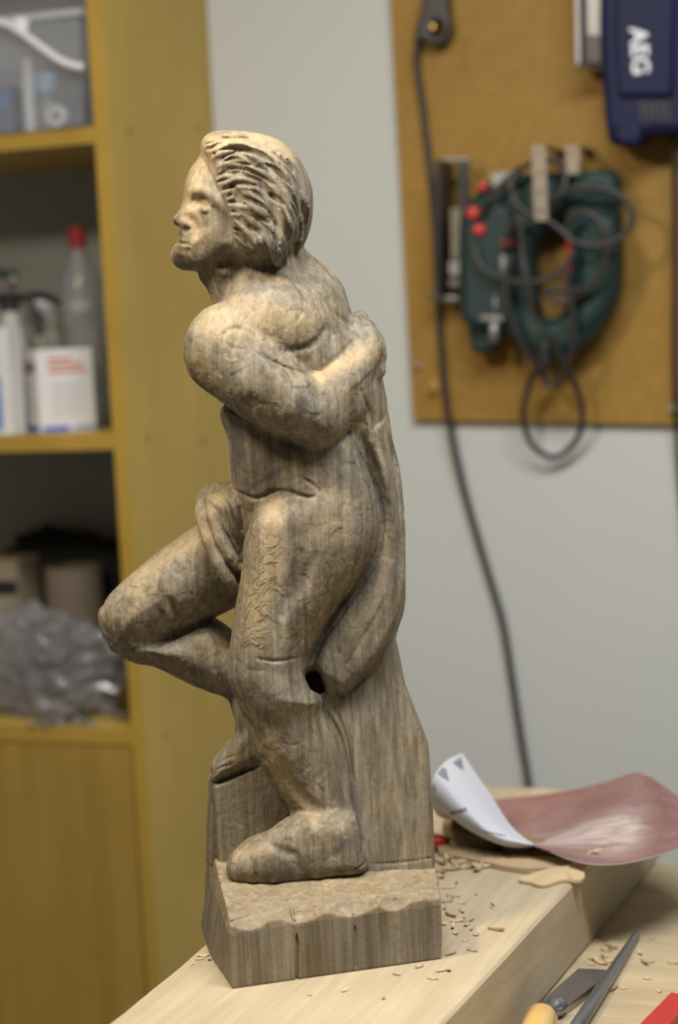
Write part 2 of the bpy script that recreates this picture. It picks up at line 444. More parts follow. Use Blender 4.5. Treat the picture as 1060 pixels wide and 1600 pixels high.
    def mark(s, pts, r, off=0.0, cut=True, k=0.0015, lab=0, taper=True, step=5.0):
        """r, off in pixels of the carving; off > 0 sinks the round tool below the surface"""
        pr = s.path(pts, step); q = []; R = []
        for i, v in enumerate(pr):
            hd = s.hit(v[0], v[1])
            if hd is None: continue
            if q and np.linalg.norm(hd[0]-q[-1]) > 0.02: continue
            t = i/max(1, len(pr)-1); w = (0.45+0.55*math.sin(math.pi*min(1, max(0, t)))) if taper else 1.0
            q.append(hd[0]+hd[1]*off*PXM); R.append(r*PXM*w)
        for _ in range(2):
            if len(q) > 2: q = [q[0]] + [(q[i-1]+2*q[i]+q[i+1])/4 for i in range(1, len(q)-1)] + [q[-1]]
        if len(q) >= 2: s.chain(q, R, k=k, lab=lab, cut=cut)
        return q
    # --- meshing (surface nets)
    def mesh(s):
        f = s.f; neg = f < 0
        c = np.zeros(tuple(s.n-1), np.int8)
        for dx in (0,1):
            for dy in (0,1):
                for dz in (0,1): c += neg[dx:s.n[0]-1+dx, dy:s.n[1]-1+dy, dz:s.n[2]-1+dz]
        act = np.argwhere((c > 0) & (c < 8)); idx = np.full(c.shape, -1, np.int32); idx[tuple(act.T)] = np.arange(len(act))
        acc = np.zeros((len(act), 3)); cnt = np.zeros(len(act))
        cor = [(dx,dy,dz) for dx in (0,1) for dy in (0,1) for dz in (0,1)]
        val = {q: f[act[:,0]+q[0], act[:,1]+q[1], act[:,2]+q[2]].astype(float) for q in cor}
        for q in cor:
            for ax in range(3):
                if q[ax] == 0:
                    r = list(q); r[ax] = 1; r = tuple(r); a, b = val[q], val[r]; mk = (a < 0) != (b < 0)
                    t = np.where(mk, a/np.where(mk, a-b, 1), 0); base = np.array(q, float)
                    pt = np.tile(base, (len(act), 1)); pt[:,ax] = t
                    acc[mk] += pt[mk]; cnt[mk] += 1
        V = s.lo + (act + acc/cnt[:,None])*s.h
        F = []
        for ax in range(3):
            o1, o2 = [(1,2),(2,0),(0,1)][ax]
            sh = [slice(0, s.n[i]-1) for i in range(3)]
            a = neg[tuple(slice(0, s.n[i]-1) if i == ax else slice(1, s.n[i]-1) for i in range(3))]
            b = neg[tuple(slice(1, s.n[i]) if i == ax else slice(1, s.n[i]-1) for i in range(3))]
            e = np.argwhere(a != b); flip = a[tuple(e.T)]
            e[:, [i for i in range(3) if i != ax]] += 1
            def cell(d1, d2):
                k_ = e.copy(); k_[:,o1] -= d1; k_[:,o2] -= d2; return idx[tuple(k_.T)]
            q = np.stack([cell(1,1), cell(0,1), cell(0,0), cell(1,0)], 1)
            q[~flip] = q[~flip][:, ::-1]
            F.append(q)
        F = np.concatenate(F); F = F[(F >= 0).all(1)]
        fc = V[F].mean(1); ii = np.clip(np.round((fc-s.lo)/s.h).astype(int), 0, s.n-1)
        # label of the nearest inside corner
        lab = s.lab[ii[:,0], ii[:,1], ii[:,2]]
        return V, F, lab

def vnormals(V, F):
    n = np.cross(V[F[:,2]]-V[F[:,0]], V[F[:,3]]-V[F[:,1]]); out = np.zeros_like(V)
    for k in range(4): np.add.at(out, F[:,k], n)
    return out/np.maximum(np.linalg.norm(out, axis=1, keepdims=True), 1e-12)
def relax(V, F, it=1, lam=0.5):
    for _ in range(it):
        acc = np.zeros_like(V); c = np.zeros(len(V))
        for a, b in ((0,1),(1,2),(2,3),(3,0)):
            np.add.at(acc, F[:,a], V[F[:,b]]); np.add.at(c, F[:,a], 1); np.add.at(acc, F[:,b], V[F[:,a]]); np.add.at(c, F[:,b], 1)
        V = V + lam*(acc/c[:,None]-V)
    return V
def hash3(i):
    i = i.astype(np.int64); h = (i[...,0]*73856093) ^ (i[...,1]*19349663) ^ (i[...,2]*83492791)
    out = []
    for k in (1, 2, 3):
        x = (h*(2654435761+k*40503)) & 0xFFFFFFFF; x ^= x >> 15; x = (x*2246822519) & 0xFFFFFFFF; x ^= x >> 13; out.append((x & 0xFFFF)/65535.0)
    return np.stack(out, -1)
def worley(p):
    """distance to the nearest scattered point, a random number of that point, and a random tilt about it"""
    b = np.floor(p).astype(np.int64); best = np.full(len(p), 9.0); rnd = np.zeros(len(p)); tilt = np.zeros(len(p))
    for dx in (-1,0,1):
        for dy in (-1,0,1):
            for dz in (-1,0,1):
                c = b + np.array([dx,dy,dz]); h = hash3(c); w = p-c-h; d = (w**2).sum(1); mk = d < best
                g = hash3(c*3+11)-0.5
                best[mk] = d[mk]; rnd[mk] = h[mk,0]; tilt[mk] = (w*g).sum(1)[mk]
    return np.sqrt(best), rnd, tilt

# --- the figure
lo = np.array([P(140, 800)[0], P(500, 1478, 0.0)[1], -0.165]); hi = np.array([P(705, 800)[0], P(500, 190)[1], 0.155])
S = Field(lo, hi, VOX)
BODY, HAIR, CLOTH, WRAP, SLAB, ROCK, BASE = 1, 2, 3, 4, 5, 6, 7
mm = 0.001
# base block corners
b0 = at_z(363, 1545.5, BOARD_Z); b1 = at_z(692, 1497, BOARD_Z)
BL = (b1-b0).dot(E1); BD = (at_z(311, 1449, BOARD_Z)-b0).dot(E2) + 0.004
BH = 0.0575
BASE_TOP = BOARD_Z + BH
BSL = 0.078                                             # its top rises towards the back
_nb = (Vector((0,0,1)) - E2*BSL).normalized()
def on_base(px, py): return at_plane(px, py, _nb, _nb.dot(Vector(b0)+Vector((0,0,BH))))
# rock under the lifted foot
ax3 = np.array([BAX @ np.array(E1), BAX @ np.array(E2), BAX @ np.array((0,0,1.0))])
rk0 = on_base(338, 1347); yrk = rk0.y
rtop = at_y(333, 1222, yrk).z
RKD = (BD - (Vector(rk0)-b0).dot(E2))/2
rkc = Vector(rk0) + E1*0.060 + E2*RKD; rkc.z = (BASE_TOP + rtop)/2; print('RKD', RKD)
S.poly([(334,1223),(380,1203),(425,1182),(475,1180),(485,1352),(341,1352),(337,1290)], yrk-Y0+RKD, RKD, 0.004, 0.003, ROCK, smooth=False)
tl = math.radians(5.0); axt = np.array([BAX @ np.array(E1*math.cos(tl)-WZ*math.sin(tl)), BAX @ np.array(E2), BAX @ np.array(WZ*math.cos(tl)+E1*math.sin(tl))])
rk3 = Vector(rk0) + E1*0.041 + E2*(RKD+0.005); rk3.z = (BOARD_Z + 0.002 + rtop)/2
S.slab(loc(rk3), axt, (0.044, RKD-0.005, (rtop-BOARD_Z)/2 - 0.001), 0.007, 0.006, ROCK)
# support plank rising behind the leg
ysl = on_base(640, 1352).y - Y0
S.poly([(470,1000),(612,975),(622,1010),(633,1068),(652,1115),(669,1160),(676,1250),(680,1362),(610,1362),(520,1366),(500,1200)], ysl+0.034, 0.032, 0.004, 0.003, SLAB, smooth=False, tilt=(0, -0.00007))
# torso
S.poly([(352,470),(378,446),(420,424),(470,425),(512,446),(541,478),(556,505),(578,545),(592,590),(600,640),(572,700),(480,705),(400,690),(366,655),(352,610),(340,560),(335,510)], 0.005, 0.066, 0.052, 0.004, BODY)
S.poly([(357,630),(358,690),(363,752),(372,800),(385,850),(400,890),(470,900),(560,880),(592,820),(588,760),(566,700),(545,640)], 0.006, 0.052, 0.034, 0.008, BODY)
S.poly([(436,690),(500,668),(560,672),(584,730),(596,790),(594,845),(572,895),(535,930),(470,900),(440,850),(430,770)], 0.004, 0.066, 0.026, 0.010, BODY)
# seat and hip of the near side
S.poly([(388,820),(420,775),(470,745),(540,740),(578,770),(592,812),(588,850),(572,885),(545,925),(510,975),(482,1030),(430,1000),(385,900)], -0.016, 0.052, 0.042, 0.006, BODY)
# near leg
S.poly([(398,800),(440,772),(500,765),(548,800),(556,860),(532,930),(500,985),(480,1030),(480,1062),(500,1100),(440,1130),(398,1117),(377,1092),(361,1069),(356,1046),(364,973),(377,899),(386,840)], -0.024, 0.045, 0.030, 0.006, BODY)
S.chain([P(425,1060,-0.030), P(455,1160,-0.020), P(500,1270,-0.016)], [0.0345, 0.034, 0.023], 0.010, BODY)
S.poly([(384,1085),(480,1055),(506,1105),(529,1150),(545,1216),(558,1270),(568,1335),(540,1350),(470,1335),(462,1278),(435,1230),(418,1184),(408,1145)], -0.010, 0.034, 0.026, 0.006, BODY)
# near foot on the base
ft = on_base(430, 1378).y - Y0
S.poly([(357,1352),(366,1330),(392,1309),(425,1296),(462,1276),(545,1270),(570,1325),(570,1362),(500,1376),(430,1384),(368,1374)], ft+0.026, 0.028, 0.018, 0.006, BODY)
S.chain([P(470,1325,ft+0.020), P(420,1345,ft+0.010), P(380,1356,ft+0.012)], [0.026, 0.020, 0.013], 0.010, BODY)
# far leg, lifted: thigh, knee, shin, foot on the rock
S.poly([(400,790),(345,803),(308,820),(267,848),(216,888),(181,919),(162,945),(157,972),(166,1000),(184,1020),(232,1012),(290,985),(350,958),(372,948),(420,930),(440,860)], 0.026, 0.044, 0.040, 0.006, BODY, tilt=(0.00006, 0))
S.poly([(162,950),(158,978),(176,1008),(206,1034),(242,1042),(278,1059),(318,1077),(374,1095),(420,1108),(430,1040),(370,990),(340,968),(315,966),(260,985),(220,975)], 0.030, 0.038, 0.030, 0.005, BODY, tilt=(0.00006, 0))
S.chain([P(400,1060,0.036), P(408,1120,yrk-Y0+0.020), P(398,1165,yrk-Y0+0.018)], [0.030, 0.024, 0.018], 0.006, BODY)
S.poly([(392,1122),(425,1105),(440,1180),(400,1196),(337,1221),(330,1205),(333,1187),(352,1163)], yrk-Y0+0.016, 0.020, 0.013, 0.002, BODY)
# cloth wound round the lifted thigh
S.poly([(362,752),(338,762),(322,770),(316,790),(326,830),(342,868),(356,905),(368,918),(392,900),(410,820),(400,770)], 0.020, 0.050, 0.034, 0.003, WRAP)
S.chain([P(324,768,0.022), P(315,784,0.010), P(317,812,-0.008), P(328,846,-0.022), P(343,880,-0.029), P(357,905,-0.028), P(368,920,-0.020)], [0.0062,0.0066,0.0068,0.0068,0.0066,0.0062,0.0055], 0.0015, WRAP)
S.chain([P(338,762,0.010), P(330,780,-0.002), P(334,808,-0.018), P(346,842,-0.029), P(360,868,-0.032), P(372,884,-0.030)], [0.0058,0.0062,0.0064,0.0062,0.0058,0.0050], 0.0015, WRAP)
# drapery down the back to the plank
S.poly([(590,575),(602,612),(608,660),(614,705),(623,745),(629,800),(632,860),(634,930),(625,975),(605,1020),(575,1058),(543,1086),(510,1075),(488,1045),(520,990),(560,935),(590,880),(596,830),(586,770),(560,715),(545,670),(560,620)], 0.010, 0.052, 0.018, 0.003, CLOTH)
S.poly([(560,640),(604,650),(613,720),(621,800),(622,900),(610,960),(560,1040),(500,1062),(480,1040),(500,980),(550,900),(570,820),(550,720)], 0.016, 0.050, 0.014, 0.004, CLOTH)
# neck and shoulders
S.chain([P(385,395,-0.002), P(402,468,0.004)], [0.036, 0.037], 0.010, BODY)
S.chain([P(432,420,0.0), P(480,470,0.004)], [0.030, 0.034], 0.014, BODY)
S.poly([(311,430),(330,402),(440,400),(455,425),(440,470),(356,494),(341,480),(326,454)], 0.0, 0.038, 0.030, 0.008, BODY)
# head
S.poly([(322,240),(314,252),(303,265),(297,278),(294.5,294),(294,307),(291,316),(284,328),(276,337),(271,343),(272,349),(278,353),(285,356),(281,362),(278.5,369),(280,375),(278,380),(276,386),(273,392),(270.5,399),(273,407),(281,414),(293,419),(305,423),(340,425),(390,412),(420,380),(430,300),(400,245),(350,235)], -0.002, 0.046, 0.036, 0.004, BODY, n=3)
S.ell(P(385,318,-0.001), (0.054, 0.058, 0.055), 0.01, BODY)
S.ell(P(318,300,-0.012), (0.012, 0.016, 0.028), 0.008, BODY)
# cheek, jaw
S.ell(P(322,352,-0.024), (0.019, 0.020, 0.015), 0.012, BODY)
S.chain([P(288,403,-0.010), P(322,399,-0.030), P(350,374,-0.037)], [0.0085, 0.0095, 0.010], 0.012, BODY)
# hair mass
S.poly([(315,236),(317,222),(328,211),(350,206.5),(387,208.5),(418,219),(446,236),(464,256),(477,279),(485,297),(486,326),(483,353),(473,383),(457,405),(448,420),(434,419),(420,409),(396,402),(378,390),(367,362),(364,332),(352,300),(338,274),(328,254)], 0.000, 0.056, 0.050, 0.002, HAIR)
S.poly([(317,240),(321,227),(336,220),(380,222),(420,234),(448,262),(466,300),(466,345),(454,384),(438,408),(420,406),(396,400),(378,388),(366,364),(361,334),(348,304),(336,280),(325,258)], -0.034, 0.0255, 0.0085, 0.005, HAIR, tilt=(-0.00016, 0), ref=(400, 310))
S.poly([(316,236),(318,222),(329,212),(352,208),(390,212),(400,232),(360,240),(336,250),(326,252)], -0.012, 0.030, 0.012, 0.004, HAIR)
S.ell(P(405,318,-0.008), (0.047, 0.060, 0.056), 0.006, HAIR)
S.ell(P(390,362,-0.034), (0.018, 0.026, 0.020), 0.008, HAIR)
# near arm: shoulder, upper arm, elbow, forearm, hand behind the back
AD = -0.052
S.ell(P(352,538,-0.040), (0.033, 0.036, 0.036), 0.010, BODY)
S.ell(P(430,505,-0.036), (0.044, 0.036, 0.030), 0.014, BODY)      # shoulder blade
S.chain([P(345,548,-0.046), P(400,590,AD-0.010), P(455,625,AD-0.014), P(498,652,AD-0.006)], [0.0315, 0.0310, 0.0275, 0.0235], 0.008, BODY)
S.chain([P(340,568,-0.040), P(420,625,AD-0.006), P(490,663,AD)], [0.024, 0.025, 0.018], 0.010, BODY)
S.chain([P(500,640,AD-0.002), P(530,603,AD+0.006), P(560,560,AD+0.024), P(572,545,AD+0.030)], [0.0265, 0.0245, 0.0195, 0.0175], 0.007, BODY)
S.chain([P(512,660,AD), P(545,618,AD+0.012)], [0.017, 0.020], 0.006, BODY)
# hand: palm and fingers closed on the cloth, behind the back
S.ell(P(572,545,-0.014), (0.015, 0.024, 0.020), 0.006, BODY)
for (x0,y0,x1,y1,x2,y2,d) in ((560,505,575,512,582,535,-0.010),(568,520,586,532,588,556,-0.018),(574,540,592,556,590,578,-0.022),(572,560,590,578,580,596,-0.024)):
    S.chain([P(x0,y0,d+0.004), P(x1,y1,d), P(x2,y2,d-0.002)], [0.0075,0.0072,0.006], 0.0025, BODY)
S.chain([P(548,530,-0.030), P(555,508,-0.014), P(563,497,-0.002)], [0.009,0.0085,0.007], 0.003, BODY)
# --- hollows cut into the solid
fa, fb2, fc = P(536,612,AD-0.016), P(586,566,AD+0.022), P(548,668,AD-0.004)      # flat pared along the outside of the forearm
fn_ = np.cross(fb2-fa, fc-fa); fn_ /= np.linalg.norm(fn_); fn_ = fn_ if fn_[2] < 0 else -fn_
fx_ = (fb2-fa)/np.linalg.norm(fb2-fa); fy_ = np.cross(fn_, fx_)
fy_ = fy_ if fy_ @ (fc-fa) > 0 else -fy_
S.slab((fa+fb2)/2 + fy_*0.024 + fn_*0.0165, np.array([fx_, fy_, fn_]), (0.026, 0.024, 0.010), 0.001, 0.002, cut=True)
S.chain([P(488,1046,-0.07), P(490,1064,0.002)], [0.0075,0.0075], 0.004, cut=True); S.chain([P(488,1056,-0.06), P(500,1084,0.000)], [0.0065,0.0065], 0.004, cut=True)                               # hole between leg and drapery
print('BASE', b0, b1, BL, 'rock y', yrk, rtop, 'slab', ysl, 'foot', ft)
# --- carved detail: marks on the side one sees, each a real groove or ridge
def groove(pts, r=3.0, off=-0.5, k=0.0012, **kw): return S.mark(pts, r, off, True, k, **kw)
def ridge(pts, r=4.0, off=1.5, k=0.003, lab=0, **kw): return S.mark(pts, r, off, False, k, lab, **kw)
rs = random.Random(11)
# face
groove([(302,310),(310,311),(319,315),(326,319)], 8.0, 0.0, 0.004)                  # eye socket under the brow
groove([(303,313),(312,316)], 5.0, 2.5, 0.003)
groove([(296,318),(303,322)], 4.0, 0.5, 0.004)
ridge([(298,300),(313,296),(329,302),(340,314)], 4.5, 2.5, 0.005)           # brow
ridge([(314,326),(320,327),(327,331)], 6.0, 2.5, 0.002)                     # eyeball under the lid
groove([(317,334),(322,335),(328,334)], 1.4, -0.2)
groove([(326,322),(336,326),(344,332)], 1.8, 0.0)
ridge([(278,344),(289,347),(297,351)], 8.0, 3.0, 0.003)                     # wing of the nose
groove([(284,360),(291,361),(299,357)], 4.0, 0.6, 0.002)
groove([(300,343),(307,354),(306,370)], 3.4, -0.4, 0.005)
groove([(276,380),(284,379),(294,381),(301,386)], 1.7, 0.0, 0.002)         # mouth
ridge([(279,373),(287,375),(294,378)], 2.8, 1.8, 0.002)
ridge([(278,386),(284,386),(290,387)], 2.6, 1.8, 0.002)
groove([(280,392),(288,392),(297,392)], 2.2, -0.8, 0.005)
groove([(335,330),(350,345),(352,370)], 5.0, -3.0, 0.008)
# hair: the line over the face, then locks swept back
def lerp_path(A, B, t, n=26):
    def rsmp(Q):
        c = catmull([(a, b, 0) for a, b in Q], 8); d = [0.0]
        for a, b in zip(c[:-1], c[1:]): d.append(d[-1]+(b-a).length)
        out = []; k = 0
        for m in range(n):
            t_ = d[-1]*m/(n-1)
            while k < len(d)-2 and d[k+1] < t_: k += 1
            w = (t_-d[k])/max(d[k+1]-d[k], 1e-6); p_ = c[k].lerp(c[k+1], w); out.append((p_.x, p_.y))
        return out
    a, b = rsmp(A), rsmp(B)
    return [(p_[0]*(1-t)+q_[0]*t, p_[1]*(1-t)+q_[1]*t) for p_, q_ in zip(a, b)]
guides = [
 [(318,226),(330,214),(352,209),(388,212),(420,224),(450,248),(474,290),(482,330)],
 [(320,238),(338,225),(366,220),(402,228),(434,248),(462,282),(478,330),(472,372)],
 [(330,256),(346,243),(376,242),(410,252),(440,276),(466,318),(472,360),(460,396)],
 [(341,276),(355,264),(384,266),(412,280),(440,306),(460,346),(462,382),(450,412)],
 [(354,296),(368,286),(392,290),(414,306),(436,334),(450,372),(450,400),(444,416)],
 [(362,318),(376,310),(396,318),(414,336),(430,362),(438,388),(440,404),(438,418)],
 [(366,344),(380,340),(396,352),(410,370),(420,388),(428,402),(432,410),(434,418)],
 [(370,370),(382,372),(394,382),(404,392),(412,400),(420,404)],
]
def wavy(path, amp, ph, fr):
    out = []
    for k, (x, y) in enumerate(path):
        a = path[max(k-1, 0)]; b = path[min(k+1, len(path)-1)]; dx, dy = b[0]-a[0], b[1]-a[1]; l = math.hypot(dx, dy)+1e-6
        w = amp*math.sin(ph+fr*k); out.append((x-dy/l*w, y+dx/l*w))
    return out
jobs = []
for gi in range(len(guides)-1):
    steps = 4 if gi < 5 else 3
    for q_ in range(steps):
        t = (q_+rs.uniform(-.2,.2))/steps
        pth = wavy(lerp_path(guides[gi], guides[gi+1], max(0, t)), rs.uniform(1.5, 3.2), rs.uniform(0, 6), rs.uniform(0.35, 0.6))
        k = rs.randrange(0, 4)
        while k < len(pth)-3:
            ln = rs.randrange(6, 13); seg = pth[k:k+ln]
            if len(seg) > 2 and rs.random() < 0.6: jobs.append((seg, rs.random() < 0.45, rs.random()))
            k += ln - rs.randrange(0, 2)
for seg, isr, w in jobs:
    if isr: ridge(seg[::2] if len(seg) > 4 else seg, 3.6+3.2*w, 0.8, 0.0015, HAIR)
for seg, isr, w in jobs:
    if not isr: groove(seg[::2] if len(seg) > 4 else seg, 2.0+2.6*w, 0.15+0.5*w, 0.0008)
groove([(314,246),(322,260),(332,280),(345,306),(356,332),(360,356),(368,384)], 2.4, 0.0, 0.003)
for x0, y0, x1, y1, x2, y2 in ((318,236,330,232,344,226),(321,246,334,241,348,236),(325,256,338,251,352,247),(330,266,342,262,356,257),(335,276,347,272,360,268),(341,286,352,281,364,279),(346,296,357,293,368,292),(352,307,361,303,372,304),(357,319,366,316,378,320),(360,332,370,331,382,336),(362,344,372,346,384,352),(364,356,374,360,386,368),(368,368,378,374,388,382),(321,229,332,222,346,219),(318,224,326,216,338,213)):
    if rs.random() < 0.25: continue
    jx, jy, ex = rs.uniform(-2,5), rs.uniform(-3,3), rs.uniform(0.8,2.0); x2, y2 = x1+(x2-x1)*ex, y1+(y2-y1)*ex+rs.uniform(-3,3); x0 += jx; y0 += jy
    groove([(x0,y0),(x1,y1),(x2,y2)], rs.uniform(2.2,4.4), rs.uniform(0.0,1.2), 0.0008)
    ridge([(x0+1,y0+5),(x1+1,y1+5),(x2+1,y2+5)], rs.uniform(3.0,4.2), 0.6, 0.0015, HAIR)
# deep hollows and proud locks between the curls
for pts, r, o_ in (([(362,289),(370,302),(379,317)],7.0,1.0),([(357,271),(366,272),(375,269)],4.0,0.6),([(377,240),(390,249),(402,264)],3.2,0.6),([(352,252),(364,247),(378,250)],3.0,0.5),
        ([(413,257),(426,262),(438,271),(449,285)],5.2,0.6),([(406,289),(419,303),(432,313),(444,320)],6.5,0.0),([(432,240),(446,252),(459,270)],5.5,0.0),([(404,338),(419,344),(434,353)],5.5,0.8),
        ([(373,333),(388,346),(404,362),(416,374)],4.2,1.0),([(367,357),(380,372),(396,388)],4.2,1.0),([(336,241),(350,233),(368,230)],2.8,0.3),([(343,252),(358,241),(378,237)],2.8,0.3),
        ([(333,229),(348,222),(370,220)],2.6,0.0),([(395,270),(412,278),(426,292)],3.4,0.4),([(388,296),(402,303),(414,316)],3.6,0.6),([(440,330),(450,350),(450,375)],4.0,0.0),
        ([(474,332),(466,366),(450,394),(437,410)],2.8,0.3),([(480,318),(474,356),(460,388),(444,412)],2.6,0.2),([(462,330),(456,362),(444,388),(430,405)],3.0,0.4),([(482,290),(482,320),(476,360)],2.6,0.0),
        ([(428,366),(432,384),(430,400)],3.6,0.6),([(410,222),(432,234),(450,250)],2.8,0.0)):
    groove(pts, r, o_, 0.0008)
for pts, r, o_ in (([(355,285),(371,279),(393,283),(408,292)],4.2,0.8),([(447,324),(431,319),(415,305),(407,293)],3.2,0.6),([(371,329),(386,340),(401,354),(415,371),(421,385)],6.0,1.5),([(368,345),(380,356),(394,373),(403,388)],5.5,1.5),
        ([(381,318),(398,326),(416,339),(430,358)],6.0,1.5),([(340,262),(354,256),(372,258),(392,266)],4.6,1.0),([(331,250),(344,240),(366,236)],4.2,1.0),([(392,242),(408,252),(420,268),(434,286)],4.6,1.2),([(440,262),(454,284),(462,310)],5.0,1.2)):
    ridge(pts, r, o_, 0.001, HAIR)
ridge([(428,400),(432,410),(440,416)], 6, 2, 0.002, HAIR); ridge([(446,395),(444,408),(440,418)], 5, 2, 0.002, HAIR)
groove([(438,398),(436,412)], 2.0, 0.0)
# neck and back
groove([(334,478),(350,462),(378,448),(396,444)], 4.0, -2.4, 0.006)
groove([(380,412),(368,430),(352,446)], 5.0, -3.0, 0.010)
groove([(455,430),(475,458),(498,484),(512,514)], 4.0, -1.0, 0.004)          # furrow of the spine
ridge([(474,458),(490,482),(504,505),(511,518)], 3.6, 2.0, 0.003)
groove([(512,470),(530,494),(548,505)], 5.0, -1.5, 0.005)
groove([(450,548),(475,545),(500,530),(510,510)], 4.0, -0.8, 0.004)          # lower rim of the shoulder blade
groove([(408,552),(424,562),(445,572),(462,577)], 5.5, 1.2, 0.003)           # crook of the arm
groove([(470,580),(490,582),(515,570),(540,548),(552,532)], 4.5, 0.0, 0.004)
for _ in range(9):                                                            # torn fibres in the crook
    x = rs.uniform(410, 455); y = 553+(x-410)*0.45; ridge([(x, y), (x+rs.uniform(3,8), y+rs.uniform(2,6)), (x+rs.uniform(8,13), y+rs.uniform(1,7))], rs.uniform(1.3, 2.4), 0.3, 0.0006)
groove([(351,521),(365,512),(385,516),(395,530)], 2.5, -1.4, 0.003)
groove([(350,522),(352,537),(372,545),(392,543)], 2.0, -1.0, 0.003)
# the flat pared along the forearm
# waist and hip
groove([(362,765),(380,772),(400,780),(428,768),(455,770),(480,778),(496,774)], 4.2, 0.0, 0.002)
for _ in range(16):
    x = rs.uniform(380, 495); y = 778-8*math.sin((x-380)/115*math.pi)+rs.uniform(-5, 4); ridge([(x, y), (x+rs.uniform(3,9), y-rs.uniform(-3,5))], rs.uniform(1.2, 2.4), 0.3, 0.0006)
groove([(396,790),(390,815),(380,845),(376,880),(374,910)], 3.5, 0.0, 0.003)
groove([(470,745),(486,755),(498,766)], 2.5, 0.0)
# cloth folds round the thigh
groove([(346,784),(352,806),(362,834),(374,856)], 2.6, 0.0, 0.002)
groove([(358,768),(366,800),(376,830)], 2.8, -0.5, 0.003)
groove([(340,770),(352,776),(364,790)], 2.4, -0.3, 0.003)
# near thigh: hollow pared out, saw step above the knee
groove([(470,865),(462,900),(452,935),(440,965)], 10.0, -4.0, 0.005)
groove([(492,870),(478,900),(462,940)], 8.0, -4.5, 0.005)
groove([(400,1029),(430,1033),(467,1027)], 3.0, 0.0, 0.0015)
groove([(476,930),(477,985),(478,1035)], 2.0, 0.2)
groove([(484,1085),(485,1150),(485,1212)], 2.4, 0.2, 0.001)                  # cut down the calf
groove([(500,1100),(515,1120),(533,1155),(543,1200),(548,1255),(562,1318)], 3.6, 0.8, 0.0015)
groove([(508,1075),(524,1110),(540,1150),(552,1215),(560,1270),(574,1345)], 2.6, 0.3, 0.0015)
groove([(440,1190),(455,1225),(480,1255),(510,1275)], 9.0, -5.0, 0.006)
# knee and back of the lifted leg
groove([(205,1015),(240,1008),(280,992),(320,972),(330,966)], 4.0, -0.6, 0.004)
groove([(255,930),(270,950),(275,968)], 5.0, -3.0, 0.006)
# drapery folds
groove([(546,676),(562,706),(580,740),(594,775),(600,815),(594,855),(580,890),(556,930),(524,975),(488,1024)], 4.6, 0.6, 0.0018)
groove([(596,690),(612,735),(618,790),(614,850),(610,905),(596,950),(566,1000),(542,1040)], 3.2, -0.2, 0.003)
ridge([(582,690),(600,735),(608,790),(606,850),(596,905),(570,955),(535,1010)], 7.0, 3.0, 0.005, CLOTH)
ridge([(598,640),(612,700),(622,760),(626,830),(626,905),(612,965),(582,1020),(548,1072)], 7.0, 2.5, 0.005, CLOTH)
groove([(612,985),(592,1035),(565,1066),(538,1086)], 3.4, 0.8, 0.0015)
groove([(565,610),(580,650),(595,690)], 3.0, -0.2, 0.003)
groove([(548,660),(560,655),(572,665)], 3.4, 0.0, 0.002)
groove([(520,1075),(530,1085),(540,1092)], 3.0, 0.0)
# feet
groove([(338,1195),(352,1186),(368,1180)], 2.0, 0.0); groove([(336,1204),(352,1197),(372,1190)], 2.0, 0.0)
groove([(338,1220),(372,1206),(414,1186)], 2.6, 0.8, 0.0012)
groove([(420,1316),(440,1330),(462,1336),(470,1360)], 6.0, -2.5, 0.004)
groove([(415,1350),(417,1375)], 1.8, 0.0)
groove([(372,1340),(385,1322),(400,1314)], 2.0, -0.4)
groove([(470,1368),(520,1362),(560,1356),(572,1345)], 2.5, 0.4, 0.0015)
groove([(575,1350),(610,1349),(645,1346),(675,1340)], 2.2, 0.2, 0.001)
for _ in range(10):
    x = rs.uniform(596, 628); y = 1353+rs.uniform(-3, 4); ridge([(x, y), (x+rs.uniform(4,9), y-rs.uniform(-2,3))], rs.uniform(1.5, 3), 0.5, 0.0006)
V1, F1, lab1 = S.mesh()

# --- the base block, with its pared upper edge and drying cracks
b_c = Vector(b0) + E1*BL/2 + E2*BD/2
lo = np.array((-0.012, -0.012, 0.0)) - np.array((BL/2, BD/2, 0.004)); hi = np.array((BL/2+0.05, BD/2, BH+0.022)) + 0.012
B = Field(lo, hi, 0.0009)
def bl(p):
    p = Vector(p) - b_c; return np.array((p.dot(E1), p.dot(E2), p.z - (BOARD_Z - b_c.z)))
qR = bl(on_base(681, 1354)); XR = max(BL/2, qR[0])+0.004
B.slab(((XR-BL/2)/2, 0, BH/2+0.011), np.eye(3), ((XR+BL/2)/2, BD/2, BH/2+0.011), 0.0016, 0.0, BASE)
nR = np.array((qR[1]+BD/2, -(qR[0]-BL/2), 0.0)); nR /= np.linalg.norm(nR); pF = np.array((BL/2, -BD/2, 0.0))
n45 = np.array((0, 1.0, -0.75)); n45 /= np.linalg.norm(n45)
def plane_cut(p, n, k=0.0015, box=None):
    sl = tuple(slice(0, B.n[i]) for i in range(3)); X = B.ax[0][:,None,None]; Y = B.ax[1][None,:,None]; Z = B.ax[2][None,None,:]
    g = -((X-p[0])*n[0]+(Y-p[1])*n[1]+(Z-p[2])*n[2])           # keep the side n points away from
    if box: g = g  # cut everywhere
    B.cut(sl, (-g*-1.0).astype(np.float32), k)
plane_cut((0, -BD/2, BH), (0, -BSL, 1.0))
plane_cut((0, -BD/2, BH-0.0030), (0, -0.42, 0.907))                 # long chamfer above the front face
plane_cut(tuple(pF), tuple(nR)); plane_cut((BL/2-0.001, -BD/2, BH-0.006), (0.80*nR[0], 0.80*nR[1], 0.60)) if False else None; plane_cut((BL/2-0.0005, -BD/2, 0.015), (0.995*nR[0], 0.995*nR[1], -0.09))
pA, pB, pC = bl(on_base(359,1438)), bl(on_base(337,1349)), bl(at_z(315,1452,BOARD_Z))
